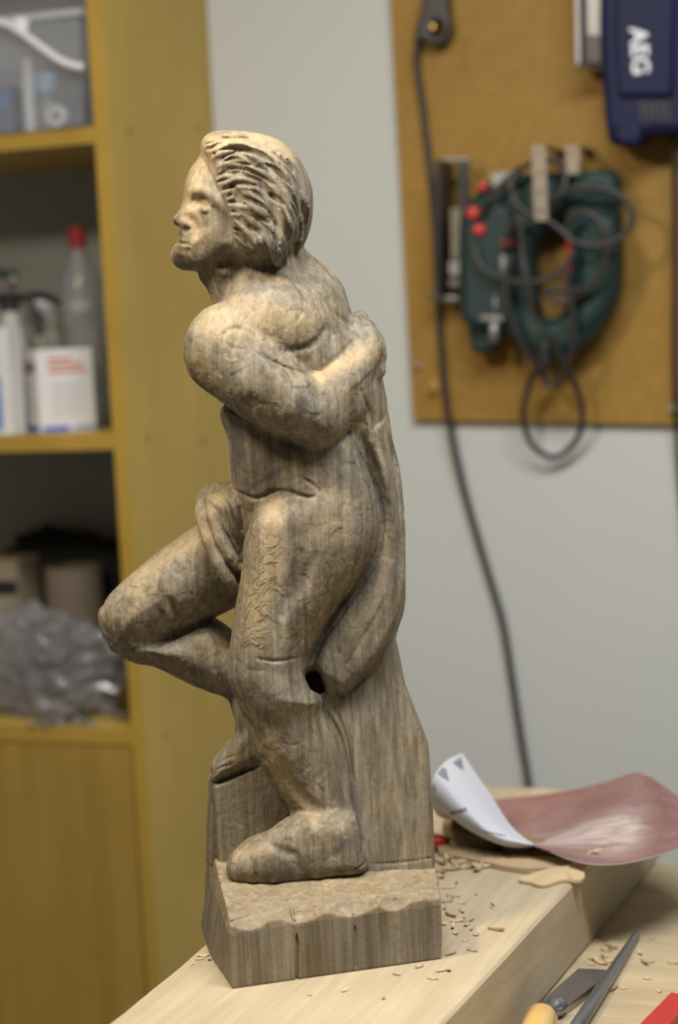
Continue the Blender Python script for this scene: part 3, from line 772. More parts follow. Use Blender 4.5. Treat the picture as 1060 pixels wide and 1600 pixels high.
nn = np.cross(pB-pA, pC-pA); nn = nn/np.linalg.norm(nn); nn = nn if nn[0] < 0 else -nn
plane_cut(tuple(pA), tuple(nn))                                             # side hewn back along the top
print('side plane', pA, pB, pC, nn)
xw = np.linspace(-BL/2, BL/2, 60)
for xc, dpt, rr in ((-0.075,0.008,0.010),(-0.030,0.006,0.012),(0.015,0.009,0.014),(0.052,0.007,0.010)):
    B.ell((xc, -BD/2-0.002, BH+0.002), (rr*1.6, dpt+0.006, 0.010), 0.002, cut=True)
cr1 = bl(at_y(455, 1425, b0.y+0.03)); cr2 = bl(at_y(458, 1532, b0.y+0.03)); fx = -BD/2
for dq in (0.0006, 0.0022): B.chain([(cr1[0], fx+0.014, BH+0.003), (cr1[0]-0.0005, fx+0.003+dq, BH-0.006), (cr1[0]+0.0006, fx+dq, BH*0.55), (cr2[0], fx+dq, 0.0)], [0.0014,0.0014,0.0012,0.0015], 0.0004, cut=True)
cq = bl(at_y(547, 1460, b0.y+0.045)); B.chain([(cq[0], fx+0.003, BH-0.004), (cq[0]+0.001, fx+0.0005, BH*0.5), (cq[0]-0.0004, fx+0.0004, 0.004)], [0.0011,0.0011,0.0009], 0.0003, cut=True)
B.chain([(-BL/2-0.001, fx+0.004, BH-0.002), (-BL/2+0.02, fx+0.012, BH), (-BL/2+0.05, fx+0.012, BH+0.001)], 0.0014, 0.0008, cut=True)
for _ in range(26):                                                      # gouge strokes on its top
    x = rs.uniform(-BL/2+0.01, BL/2-0.02); y = rs.uniform(-BD/2+0.012, BD/2-0.04); a = rs.uniform(-0.5, 0.9); l = rs.uniform(0.012, 0.03)
    zt_ = BH+(y+BD/2)*BSL; B.chain([(x, y, zt_+0.006), (x+math.cos(a)*l, y+math.sin(a)*l, zt_+0.0058+math.sin(a)*l*BSL)], 0.007, 0.001, cut=True)
V2, F2, lab2 = B.mesh()
lab2[:] = BASE

# --- to the carving's own axes (along the front, into the depth, up), gouge facets, saw grain
M1 = np.array([E1, E2, (0,0,1.0)])
root_p = np.array((b_c.x, b_c.y, BOARD_Z))
W1 = V1 @ BAX + ORGn                                                     # to the world
A1 = (W1 - root_p) @ M1.T
A2 = V2.copy()
def facets(A, F, amp_of, seed=0.0):
    n = vnormals(A, F)
    q = A + 0.0015*np.stack([np.sin(A[:,2]*310+seed), np.sin(A[:,0]*290+1.3), np.sin(A[:,1]*270+2.1)], 1)
    d1, r1, t1 = worley(q/np.array((0.013, 0.013, 0.019)) + 17.3 + seed)
    d2, r2, t2 = worley(q/np.array((0.0055, 0.0055, 0.008)) + 5.1 + seed)
    w = np.sin(A[:,0]*2100+np.sin(A[:,2]*160)*1.5)*np.sin(A[:,1]*1900+np.sin(A[:,2]*140)*1.7)
    h = amp_of*((d1**2-0.32)*0.0006 + t1*0.0011 + (r1-0.5)*0.00012 + t2*0.0007 + (d2**2-0.3)*0.00015 + w*0.00006)
    return A + n*h[:,None]
vl = np.zeros(len(A1), np.uint8)
for k in range(4): vl[F1[:,k]] = lab1
amp = np.array([1.0, 1.0, 0.5, 0.8, 0.8, 0.35, 0.9, 0.7])[vl]
pxy = np.stack([CX + FPX*((W1-CAMn) @ np.array(CR))/((W1-CAMn) @ np.array(CF)), CY - FPX*((W1-CAMn) @ np.array(CU))/((W1-CAMn) @ np.array(CF))], 1)
face = (pxy[:,1] < 425) & (vl == BODY); amp[face] *= 0.45
A1 = relax(A1, F1, 1, 0.45); A1 = facets(A1, F1, amp); A1 = relax(A1, F1, 1, 0.25)
A2 = relax(A2, F2, 1, 0.35); A2 = facets(A2, F2, np.where(A2[:,2] > BH-0.010+(A2[:,1]+BD/2)*BSL, 0.9, 0.28), 3.0)
A2[:,2] = np.maximum(A2[:,2], 0.0004); A1[:,2] = np.maximum(A1[:,2], 0.0006)
print('statue verts', len(A1), len(A2))

# --- grimy grey weathering, strokes of graphite and iron stains, and arm shade painted in
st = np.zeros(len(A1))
def tone_stroke(pts, r, s):
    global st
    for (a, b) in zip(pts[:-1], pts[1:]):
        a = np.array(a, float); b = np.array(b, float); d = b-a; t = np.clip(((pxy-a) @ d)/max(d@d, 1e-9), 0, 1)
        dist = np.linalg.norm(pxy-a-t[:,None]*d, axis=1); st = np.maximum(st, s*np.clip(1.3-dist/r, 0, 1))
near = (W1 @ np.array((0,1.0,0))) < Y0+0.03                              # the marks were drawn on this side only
tone_stroke([(365,660),(372,700),(366,745)], 16, 0.8); tone_stroke([(390,675),(405,720),(390,750)], 20, 0.55); tone_stroke([(490,875),(478,905),(458,945)], 18, 0.5); tone_stroke([(430,690),(470,715),(520,705)], 14, 0.35)  # flank strokes mix painted arm shade with bluish oxidation
tone_stroke([(378,770),(402,755),(432,738)], 9, 0.9); tone_stroke([(345,470),(372,456),(420,446),(468,452)], 8, 0.6)
tone_stroke([(470,440),(480,462)], 9, 0.6); tone_stroke([(470,455),(440,470)], 8, 0.3)
tone_stroke([(546,676),(580,740),(597,800),(590,868),(570,905)], 6, 0.55); tone_stroke([(585,880),(556,930),(524,975),(492,1020)], 11, 0.85)
tone_stroke([(555,1068),(538,1086),(570,1050)], 8, 0.8); tone_stroke([(545,1205),(552,1250),(565,1310)], 6, 0.6); tone_stroke([(500,1100),(525,1140),(545,1200)], 7, 0.6)
tone_stroke([(340,1215),(372,1198),(410,1182)], 7, 0.7); tone_stroke([(398,1040),(430,1048),(465,1040)], 9, 0.5)
tone_stroke([(282,362),(292,361)], 5, 0.8); tone_stroke([(280,404),(300,412),(318,408)], 6, 0.55); tone_stroke([(335,360),(350,385),(338,398)], 9, 0.3)
tone_stroke([(400,290),(420,340),(420,390)], 26, 0.33); tone_stroke([(450,300),(460,350),(445,395)], 20, 0.28)
tone_stroke([(460,1330),(470,1355)], 9, 0.6); tone_stroke([(528,1328),(536,1320)], 8, 0.7); tone_stroke([(318,1215),(318,1300),(312,1400)], 10, 0.5)
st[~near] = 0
pale_oak = np.zeros(len(A1)); keep = st.copy(); st = pale_oak  # lighter tan strokes on shoulder, arm, thigh, hair and face
tone_stroke([(335,500),(400,495),(470,505)], 34, 0.7); tone_stroke([(305,560),(330,590)], 14, 0.6); tone_stroke([(500,590),(540,565),(580,545)], 16, 0.9)
tone_stroke([(320,830),(260,870),(200,910)], 20, 0.55); tone_stroke([(425,800),(420,880),(400,980)], 22, 0.7); tone_stroke([(500,830),(535,830)], 20, 0.4)
tone_stroke([(340,780),(328,800)], 14, 0.8); tone_stroke([(330,225),(400,215),(450,240)], 16, 0.8); tone_stroke([(320,250),(305,275),(300,340),(310,380)], 22, 0.6)
tone_stroke([(600,800),(600,900),(560,1020)], 10, 0.4); tone_stroke([(420,1160),(450,1230),(490,1270)], 18, 0.5)
tone_stroke([(375,1335),(420,1325)], 14, 0.5)
pale_oak = st; pale_oak[~near] = 0.3; st = keep

M_oak, nt, b = nt_new('weathered carved oak')
vv = coords(nt, (85, 85, 7)); v2 = coords(nt, (420, 420, 12)); v0 = coords(nt, (1, 1, 1))
sA = noise(nt, vv, 1.0, 4.0, 0.6, 0.6); sB = noise(nt, v2, 1.0, 3.0, 0.6, 0.2); sC = noise(nt, v0, 26.0, 3.0, 0.6); sD = noise(nt, v0, 9.0, 2.0)
c = mixc(nt, ramp(nt, sA, 0.32, 0.68), (0.148, 0.112, 0.063), (0.30, 0.240, 0.147))
c = mixc(nt, ramp(nt, sC, 0.35, 0.72), c, (0.215, 0.188, 0.142))
c = mixc(nt, ramp(nt, sD, 0.45, 0.62), c, mixc(nt, 1.0, c, (0.86, 0.86, 0.88), 'MULTIPLY'))
sE = noise(nt, coords(nt, (170, 170, 6)), 1.0, 3.0, 0.6, 0.3)
c = mixc(nt, ramp(nt, sE, 0.36, 0.64), mixc(nt, 1.0, c, (0.66, 0.645, 0.63), 'MULTIPLY'), mixc(nt, 1.0, c, (1.16, 1.18, 1.20), 'MULTIPLY'))
at1 = nt.nodes.new('ShaderNodeAttribute'); at1.attribute_name = 'pale_oak'
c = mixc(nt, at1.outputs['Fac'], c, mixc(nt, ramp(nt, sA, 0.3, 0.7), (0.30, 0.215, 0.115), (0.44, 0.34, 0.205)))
pores = nt.nodes.new('ShaderNodeMapRange'); pores.inputs[1].default_value = 0.56; pores.inputs[2].default_value = 0.70; L(nt, sB, pores.inputs[0])
c = mixc(nt, pores.outputs[0], c, mixc(nt, 1.0, c, (0.70, 0.67, 0.64), 'MULTIPLY'))
at2 = nt.nodes.new('ShaderNodeAttribute'); at2.attribute_name = 'grime_shade'
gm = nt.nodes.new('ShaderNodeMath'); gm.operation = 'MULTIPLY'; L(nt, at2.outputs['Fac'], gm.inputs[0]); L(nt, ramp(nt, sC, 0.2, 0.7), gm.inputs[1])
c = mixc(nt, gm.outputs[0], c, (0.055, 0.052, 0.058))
L(nt, c, b.inputs['Base Color'])
b.inputs['Specular IOR Level'].default_value = 0.35
L(nt, mixc(nt, sC, (0.72,)*3, (0.5,)*3), b.inputs['Roughness'])
hh = nt.nodes.new('ShaderNodeMath'); hh.operation = 'MULTIPLY_ADD'; L(nt, sB, hh.inputs[0]); hh.inputs[1].default_value = 0.5
fn = noise(nt, coords(nt, (1,1,0.55)), 420.0, 3.0, 0.6); L(nt, fn, hh.inputs[2])
bump(nt, b, hh.outputs[0], 0.55, 0.0009)

statue = empty('wooden_statue', tuple(root_p), 'carved oak figure with swept back hair and one lifted knee, standing on the thick board', 'sculpture', rot=(0, 0, math.radians(15.2)))
def submesh(name, A, F, nrm, mat, attrs):
    used = np.unique(F); mp = np.full(len(A), -1, np.int64); mp[used] = np.arange(len(used)); f = mp[F]
    me = bpy.data.meshes.new(name)
    me.vertices.add(len(used)); me.vertices.foreach_set('co', A[used].astype(np.float32).ravel())
    me.loops.add(len(f)*4); me.loops.foreach_set('vertex_index', f.astype(np.int32).ravel())
    me.polygons.add(len(f)); me.polygons.foreach_set('loop_start', np.arange(0, len(f)*4, 4, dtype=np.int32))
    try: me.polygons.foreach_set('loop_total', np.full(len(f), 4, np.int32))
    except Exception: pass
    me.update(calc_edges=True)
    for k, a in attrs.items():
        at = me.attributes.new(k, 'FLOAT', 'POINT'); at.data.foreach_set('value', a[used].astype(np.float32))
    me.materials.append(mat); me.shade_smooth()
    me.normals_split_custom_set_from_vertices([tuple(x) for x in nrm[used]])
    o = bpy.data.objects.new(name, me); COL.objects.link(o); o.parent = statue
    return o
nr1 = vnormals(A1, F1); nr2 = vnormals(A2, F2)
for lab_, name in ((BODY,'figure'),(HAIR,'hair'),(CLOTH,'drapery'),(WRAP,'loincloth'),(SLAB,'support_plank'),(ROCK,'rock')):
    sel = lab1 == lab_
    if lab_ == BODY: sel = sel | (lab1 == 0)
    submesh(name, A1, F1[sel], nr1, M_oak, {'grime_shade': st, 'pale_oak': pale_oak})
submesh('base_block', A2, F2, nr2, M_oak, {'grime_shade': np.zeros(len(A2)), 'pale_oak': np.where(A2[:,2] > BH-0.009, 0.42, 0.05)})

# loose fibres raised by the rasp on the thigh and scattered scratches' burrs
fb = MB(); rf = random.Random(5)
def fibre(pts, r):
    q = []
    for a, b in pts:
        h_ = S.hit(a, b)
        if h_ is None: return
        q.append(Vector(M1 @ ((h_[0]-h_[1]*rf.uniform(0.0004, 0.0011)) @ BAX + ORGn - root_p)))
    if max((q[i+1]-q[i]).length for i in range(len(q)-1)) > 0.02: return
    fb.tube(catmull(q, 3), r, 4)
for _ in range(70):
    t = rf.random(); x = 412-26*t+rf.uniform(-14, 20); y = 850+165*t; a = rf.uniform(0.2, 1.1) if rf.random() < 0.85 else rf.uniform(-0.8, 0.2); l = rf.uniform(8, 26)
    fibre([(x, y), (x+math.cos(a)*l*0.5+rf.uniform(-2,2), y-math.sin(a)*l*0.5+rf.uniform(-3,3)), (x+math.cos(a)*l, y-math.sin(a)*l)], rf.uniform(0.00012, 0.00024))
for _ in range(16):
    x = rf.uniform(330, 560); y = rf.uniform(560, 680); l = rf.uniform(5, 14); a = rf.uniform(0, 3.14)
    fibre([(x, y), (x+math.cos(a)*l*0.5, y+math.sin(a)*l*0.5+rf.uniform(-1,1)), (x+math.cos(a)*l, y+math.sin(a)*l)], rf.uniform(0.00012, 0.00022))
for _ in range(8):
    x = rf.uniform(380, 480); y = rf.uniform(212, 300); l = rf.uniform(6, 14); a = rf.uniform(0, 3.14)
    fibre([(x, y), (x+math.cos(a)*l*0.5, y+math.sin(a)*l*0.5+rf.uniform(-2,2)), (x+math.cos(a)*l, y+math.sin(a)*l)], rf.uniform(0.00012, 0.0002))
M_fibre = plain('raised oak fibre', (0.36, 0.27, 0.15), 0.7, var=0.1)
fo_ = fb.build('raised_fibres', M_fibre, statue); fo_['kind'] = 'stuff'
# ------------------------------------------------------------------ the tool board on the wall and what hangs from it
M_peg = wood('brown hardboard', (0.27, 0.15, 0.027), (0.345, 0.20, 0.042), (60, 60, 60), 0.6, 1.2, 0.3, 0.0003, (0.88, 1.06))
M_cord = plain('dark rubber cord', (0.032, 0.028, 0.028), 0.45)
M_blackp = plain('black plastic', (0.018, 0.017, 0.018), 0.4)
M_green = plain('dark green plastic', (0.017, 0.042, 0.040), 0.48, spec=0.3, var=0.08)
M_greend = plain('green black rubber', (0.010, 0.030, 0.031), 0.6)
M_blue = plain('navy blue plastic', (0.010, 0.013, 0.052), 0.55, spec=0.22, var=0.08)
M_red = plain('red plastic', (0.55, 0.035, 0.03), 0.4)
M_steel = plain('dull steel', (0.30, 0.30, 0.30), 0.5, metal=0.8, var=0.15)
M_zinc = plain('zinc strap', (0.27, 0.23, 0.18), 0.5, metal=0.3, var=0.1)
M_brass = plain('brass', (0.65, 0.45, 0.14), 0.35, metal=0.9)
M_white = plain('white print', (0.78, 0.80, 0.84), 0.5, var=0.02)
M_scale = plain('scale strip', (0.19, 0.17, 0.12), 0.5, metal=0.3, var=0.3, scale=200)
PEG_T = 0.014
def wq(px, py, off): return on_wall(px, py, off)
def WM(o, off):                                   # plate axes -> room axes, relative to origin o (room coordinates)
    return Matrix(((1,0,0,0),(0,0,-1,WALL_D-off-o[1]),(0,1,0,0),(0,0,0,1)))
def wloop(pts, off, o):
    r = []
    for px, py in pts:
        q = wq(px, py, off); r.append((q.x-o[0], q.z-o[2]))
    return r
def wplate(name, loops, off, depth, bevel, mat, parent, o, round_=0):
    ls = []
    for k, pl in enumerate(loops):
        q = wloop(pl, off, o)
        if round_: q = [(v[0], v[1]) for v in catmull([(a, b, 0) for a, b in q], round_, True)]
        ls.append(q)
    return plate(name, ls, depth, bevel, mat, parent, WM(o, off))
def wtube(pts, r, o, n=9, sm=6):                  # pts: (px, py, off)
    q = [wq(a, b, c) - Vector(o) for a, b, c in pts]
    return MB().tube(catmull(q, sm) if sm else q, r, n)
o = wq(830, 655, PEG_T/2); o = Vector((o.x, WALL_D, o.z))
peg = room_empty('tool_board', o, 'large brown hardboard sheet screwed to the grey wall behind hanging power tools', 'tool board')
wplate('panel', [[(600,-160),(612,0),(648,656),(1300,668),(1300,-160)]], PEG_T/2+0.001, PEG_T, 0.0008, M_peg, peg, o)
def wlathe(px, py, off, prof, name, mat, parent, o, n=20, axis='out'):
    q = wq(px, py, off) - Vector(o)
    Mx = Matrix.Translation(q) @ Matrix.Rotation(math.pi/2, 4, 'X')
    if axis == 'z': Mx = Matrix.Translation(q)
    if axis == 'u': Mx = Matrix.Translation(q) @ Matrix.Rotation(math.pi/2, 4, 'Y')
    return smooth_by_angle(MB().lathe(prof, n, Mx).build(name, mat, parent), 40)
# fixings of the board
for px, py, nm in ((655, 571, 'screw'), (1052, 640, 'screw')):
    wlathe(px, py, PEG_T, [(0.0022,0),(0.0022,0.006),(0.0045,0.0065),(0.0045,0.008),(0.002,0.0092),(0,0.0092)], nm, M_steel, peg, o)
q = wq(677, 600, PEG_T+0.0015); qo = Vector((q.x, WALL_D-PEG_T-0.0015, q.z))
hk = room_empty('brass_hook', qo, 'small brass screw hook on the lower corner of the brown board', 'hook')
MB().tube(catmull([(0,0,0),(0,-0.012,0),(0,-0.018,-0.006),(0.002,-0.014,-0.012),(0.006,-0.008,-0.011),(0.008,-0.005,-0.004)], 5), 0.0022, 8).build('hook_wire', M_brass, hk, smooth=True)
MB().lathe([(0.006,0),(0.0055,0.002),(0.003,0.003),(0,0.003)], 16, Matrix.Rotation(math.pi/2,4,'X')).build('collar', M_brass, hk, smooth=True)

# the long cord with its plug
o = wq(680, 30, 0.03)
pc_ = room_empty('power_cord', o, 'long black power cord hanging from its plug down past the brown board', 'cord')
cb_ = wtube([(668,30,0.030),(655,58,0.030),(652,100,0.026),(660,160,0.024),(668,230,0.024),(677,310,0.026),(682,400,0.026),(687,500,0.024),(695,600,0.024),(706,680,0.022),(728,775,0.012),(760,885,0.010),(785,970,0.010),(800,1060,0.010),(813,1145,0.010),(826,1225,0.010),(838,1330,0.010),(846,1480,0.012)], 0.0052, o); cb_.build('cable', M_cord, pc_, smooth=True)
wplate('plug', [[(668,-20),(698,-18),(704,20),(708,45),(700,66),(684,74),(668,68),(655,60),(652,45),(660,20)], [(685,34),(693,40),(694,50),(687,57),(678,54),(676,43)]], 0.032, 0.022, 0.006, M_cord, pc_, o, 3)
wlathe(686, 46, PEG_T+0.0015, [(0.0025,0),(0.0025,0.03),(0.0045,0.031),(0.0045,0.034),(0,0.035)], 'plug_nail', M_brass, pc_, o)
wtube([(690,-20,0.03),(720,-45,0.03)], 0.009, o, sm=0).build('plug_pin', M_cord, pc_, smooth=True)

# the green jigsaw with its coiled cord
o = wq(830, 550, 0.05); JO = o
js = room_empty('jigsaw', o, 'dark green jigsaw with red buttons and coiled grey cord hanging on the board', 'jigsaw')
wplate('body', [[(736,322),(748,305),(770,285),(800,274),(850,270),(915,268),(955,266),(968,276),(971,300),(972,350),(972,430),(966,468),(945,510),(915,542),(880,560),(840,556),(806,532),(790,520),(772,512),(745,512),(728,500),(722,470),(722,400),(723,350)],
        [(850,372),(872,345),(888,352),(896,390),(894,440),(888,480),(868,498),(848,492),(842,450),(840,405)]], 0.056, 0.062, 0.020, M_green, js, o, 3)
wplate('gear_housing', [[(732,345),(770,318),(806,330),(812,400),(806,500),(770,512),(735,505),(728,470),(728,390)]], 0.075, 0.052, 0.012, M_greend, js, o, 3)
wplate('front_foot', [[(738,500),(770,500),(778,520),(776,548),(748,552),(740,535)]], 0.050, 0.045, 0.010, M_green, js, o, 2)
wplate('top_shell', [[(880,272),(950,270),(965,290),(966,320),(900,322),(880,310)]], 0.080, 0.030, 0.008, M_green, js, o, 2)
wplate('handle_shell', [[(905,340),(962,340),(964,420),(950,480),(915,520),(900,500),(908,430)]], 0.078, 0.034, 0.012, M_green, js, o, 2)
wplate('data_plate', [[(768,270),(806,268),(808,290),(770,292)]], 0.092, 0.004, 0.001, M_steel, js, o)
for px, py, off, r in ((756,292,0.090,0.0075),(741,333,0.098,0.0100),(751,359,0.100,0.0095),(794,380,0.106,0.0080)):
    wlathe(px, py, off, [(r,0),(r,0.006),(r*0.75,0.010),(0,0.011)], 'button', M_red, js, o)
wplate('trigger', [[(890,350),(899,352),(903,390),(904,430),(897,440),(890,420),(888,385)]], 0.060, 0.024, 0.005, M_red, js, o, 2)
wplate('shoe', [[(692,252),(699,252),(700,462),(693,462)]], 0.050, 0.070, 0.001, M_blackp, js, o)
wplate('shoe_rail', [[(716,250),(733,250),(735,310),(732,345),(718,345)]], 0.070, 0.010, 0.002, M_blackp, js, o)
wplate('scale_strip', [[(705,325),(721,325),(722,405),(706,405)]], 0.072, 0.008, 0.001, M_scale, js, o)
wplate('shoe_clamp', [[(702,408),(722,408),(722,432),(703,432)]], 0.070, 0.012, 0.002, M_steel, js, o)
wplate('shoe_clamp', [[(702,437),(724,437),(724,449),(703,449)]], 0.070, 0.012, 0.002, M_scale, js, o)
wplate('shoe_bridge', [[(694,246),(735,246),(735,252),(694,252)]], 0.066, 0.012, 0.001, M_steel, js, o)
wtube([(672,464,0.058),(728,467,0.058)], 0.0045, o, sm=0).build('clamp_screw', M_steel, js, smooth=True)
wplate('blade_holder', [[(752,492),(788,494),(788,503),(752,501)]], 0.098, 0.012, 0.002, M_steel, js, o)
wtube([(776,460,0.095),(776,498,0.095)], 0.0065, o, sm=0).build('plunger', M_steel, js, smooth=True)
wtube([(773,500,0.095),(772,536,0.095)], 0.0080, o, sm=0).build('blade_clamp', M_steel, js, smooth=True)
wplate('blade_guard', [[(782,400),(790,398),(794,440),(786,442)]], 0.106, 0.006, 0.001, M_steel, js, o)
cz = 0.115
for pts in ([(748,350,cz-.01),(762,315,cz),(790,283,cz),(825,258,cz+.005),(862,248,cz),(883,268,cz-.005),(882,292,cz),(866,312,cz+.004),(842,330,cz+.006)],
            [(812,262,cz),(800,285,cz+.008),(804,312,cz+.010),(826,333,cz+.014),(858,346,cz+.014),(880,362,cz+.012),(895,376,cz+.012),(930,384,cz+.012),(968,372,cz+.008),(988,348,cz+.006),(982,318,cz+.006),(955,298,cz+.008),(905,293,cz+.008),(872,306,cz+.006),(846,322,cz+.008)],
            [(741,382,cz-.004),(750,412,cz),(775,433,cz+.004),(820,441,cz+.008),(862,434,cz+.008),(886,412,cz+.006),(898,385,cz+.004),(886,352,cz+.008),(910,332,cz+.010),(935,342,cz+.010),(948,372,cz+.010),(946,412,cz+.006),(926,444,cz+.004),(895,455,cz),(858,452,cz)],
            [(792,388,cz),(796,360,cz+.004),(812,342,cz+.008),(816,390,cz+.008),(824,440,cz+.012),(836,496,cz+.006),(860,530,cz),(886,574,cz-.02),(908,625,cz-.05),(906,678,cz-.08),(872,714,cz-.09),(836,700,cz-.08),(818,655,cz-.06),(828,600,cz-.04),(850,555,cz-.02)],
            [(800,400,cz+.006),(790,430,cz+.010),(792,468,cz+.010),(806,516,cz+.004),(834,568,cz-.01),(866,602,cz-.02),(890,560,cz-.01),(897,515,cz),(891,460,cz+.004),(884,420,cz+.006)],
            [(846,450,cz-.01),(870,470,cz-.005),(894,470,cz-.008),(915,455,cz)]):
    wtube(pts, 0.0046, o).build('cord', M_cord, js, smooth=True)
wplate('plug', [[(846,535),(858,533),(862,560),(857,582),(849,580),(843,558)]], cz-0.01, 0.020, 0.005, M_blackp, js, o, 2)
for pl, hs, nm in (([(831,227),(853,227),(857,345),(836,345)], [(843,240),(844,270),(845,300),(846,330)], 'long zinc strap with holes over the cord of the green jigsaw'), ([(884,228),(906,228),(906,272),(886,272)], [(895,240)], 'short zinc strap holding the back of the green jigsaw')):
    off = 0.142 if len(hs) > 1 else 0.118
    c = wq(pl[0][0], pl[0][1], 0.02); so = Vector((c.x, WALL_D-PEG_T, c.z))
    st_ = room_empty('metal_strap', so, nm, 'metal strap', 'straps holding the green jigsaw')
    loops = [pl] + [[(hx+3.0*math.cos(a), hy+3.0*math.sin(a)) for a in [k*math.pi/4 for k in range(8)]] for hx, hy in hs]
    wplate('strap_face', loops, off, 0.0022, 0.0004, M_zinc, st_, so)
    a = wq(pl[0][0]+1, pl[0][1]+2, off); bq = wq(pl[1][0]-1, pl[1][1]+2, off)
    MB().box((a.x-so.x, WALL_D-off-so.y, a.z-so.z-0.001), (bq.x-so.x, -0.0015, a.z-so.z+0.001)).build('strap_arm', M_zinc, st_)

# the blue tool in the corner
o = wq(1020, 225, 0.05)
bt = room_empty('electric_tool', o, 'navy blue power tool with white lettering and steel plate hanging on the brown board', 'power tool')
wplate('body', [[(946,-70),(944,40),(948,120),(953,190),(958,222),(968,229),(1000,229),(1010,216),(1030,212),(1120,208),(1130,-70)]], 0.060, 0.080, 0.014, M_blue, bt, o)
wplate('side_cover', [[(966,-70),(962,60),(968,150),(1052,150),(1056,-70)]], 0.104, 0.014, 0.005, M_blue, bt, o)
wplate('nose', [[(962,196),(1000,194),(1006,206),(1000,226),(968,226)]], 0.100, 0.020, 0.006, M_blue, bt, o)
for k in range(5):
    x = 1000 + k*10
    wplate('vent_slot', [[(x,158),(x+5,158),(x+8,190),(x+3,190)]], 0.1005, 0.003, 0.0006, M_blackp, bt, o)
wplate('steel_plate', [[(905,-70),(913,-70),(916,104),(908,104)]], 0.060, 0.060, 0.001, M_steel, bt, o)
wplate('steel_plate', [[(916,-70),(946,-70),(946,58),(918,58)]], 0.074, 0.012, 0.002, M_steel, bt, o)
wplate('guide_block', [[(918,58),(948,58),(948,104),(919,104)]], 0.066, 0.050, 0.003, M_blackp, bt, o)
wplate('plate_foot', [[(900,101),(948,104),(948,109),(901,107)]], 0.070, 0.020, 0.001, M_scale, bt, o)
for k in range(3):
    wlathe(942, 10+k*18, 0.085, [(0.003,0),(0.003,0.004),(0,0.005)], 'rivet', M_steel, bt, o)
c = wq(999, 80, 0.112) - o
Rt = Matrix(((0,1,0,0),(0,0,-1,0),(-1,0,0,0),(0,0,0,1)))       # text x -> down, text y -> along the wall
text_mesh('lettering', 'AEG', 0.034, M_white, bt, Matrix.Translation(c) @ Matrix.Rotation(math.radians(-1.5), 4, 'Y') @ Rt, bold=0.0009)
o = wq(1057, 240, 0.05)
c2 = room_empty('hanging_cable', o, 'dark cable hanging straight down from the navy blue tool', 'cable')
wtube([(1052,190,0.05),(1055,250,0.046),(1056,330,0.04),(1056,430,0.036),(1055,530,0.034),(1057,640,0.03),(1064,760,0.012),(1075,900,0.010)], 0.0042, o).build('cable', M_blackp, c2, smooth=True)
# ------------------------------------------------------------------ what stands in the cabinet
M_tub = plain('cloudy clear plastic', (0.40, 0.42, 0.47), 0.25, alpha=0.20, var=0.05)
M_rimp = plain('cloudy plastic rim', (0.48, 0.50, 0.54), 0.3, alpha=0.75, var=0.03)
M_whitep = plain('white plastic', (0.66, 0.67, 0.70), 0.4, var=0.03)
M_paleblue = plain('pale blue plastic', (0.35, 0.47, 0.66), 0.35)
M_card = plain('white carton', (0.66, 0.66, 0.66), 0.6, var=0.03)
M_redink = plain('faded red print', (0.55, 0.20, 0.17), 0.6)
M_greyink = plain('grey print', (0.42, 0.43, 0.45), 0.6)
M_purpleink = plain('dull purple print', (0.24, 0.14, 0.17), 0.6)
M_blueink = plain('bright blue print', (0.02, 0.09, 0.55), 0.5)
M_midblue = plain('mid blue print', (0.08, 0.22, 0.50), 0.5)
M_clear = plain('clear bottle plastic', (0.36, 0.37, 0.39), 0.15, alpha=0.42, var=0.03)
M_pale = plain('pale plastic bottle', (0.42, 0.42, 0.38), 0.45, var=0.05)
M_darkred = plain('dark red cap', (0.30, 0.012, 0.02), 0.4)
M_yellow = plain('yellow label', (0.55, 0.50, 0.08), 0.5)
M_fabric = plain('black cloth', (0.012, 0.012, 0.012), 0.95, var=0.3, scale=60)
M_cardb = plain('grey brown cardboard', (0.19, 0.155, 0.115), 0.8, var=0.1)
M_cardl = plain('beige cardboard', (0.30, 0.25, 0.17), 0.8, var=0.1)
M_bag, nt, b = nt_new('crinkled clear plastic')
v = coords(nt)
L(nt, mixc(nt, noise(nt, v, 22, 3), (0.07, 0.066, 0.07), (0.40, 0.39, 0.42)), b.inputs['Base Color'])
b.inputs['Roughness'].default_value = 0.12; b.inputs['Specular IOR Level'].default_value = 1.0; b.inputs['Coat Weight'].default_value = 0.8; b.inputs['Coat Roughness'].default_value = 0.06
L(nt, ramp(nt, noise(nt, v, 30, 2), -0.05, 0.95), b.inputs['Alpha'])
bump(nt, b, noise(nt, v, 70, 4, 0.6, 1.0), 0.5, 0.004)
def sp(px, py, d): return room(at_plane(px, py, WV, cab_v0 + d))       # room point seen there, d behind the shelf fronts
def sz(px, py, z): return room(at_z(px, py, z))                          # room point seen there at height z
# tub
d0 = -0.012
ur = min(sp(133, 110, d0).x, iu1 - 0.0075); zt = sp(70, 22, d0).z; W, D = 0.30, 0.26
to = Vector((ur - W/2, cab_v0 + d0 + D/2, z_s1 + 0.0005))
tub = room_empty('plastic_tub', to, 'cloudy clear plastic tub with a white carrying handle on the top shelf', 'tub')
h = zt - z_s1; t = 0.002
mb = MB(); tp = 0.006
def frustum(mb, x0, x1, y0, y1, z0, z1, tpr):
    V = [(x0+tpr,y0+tpr,z0),(x1-tpr,y0+tpr,z0),(x1-tpr,y1-tpr,z0),(x0+tpr,y1-tpr,z0),(x0,y0,z1),(x1,y0,z1),(x1,y1,z1),(x0,y1,z1)]
    b_ = len(mb.v); mb.add(V, []); return b_
a = frustum(mb, -W/2, W/2, -D/2, D/2, 0, h, tp); c = frustum(mb, -W/2+t, W/2-t, -D/2+t, D/2-t, t, h, tp)
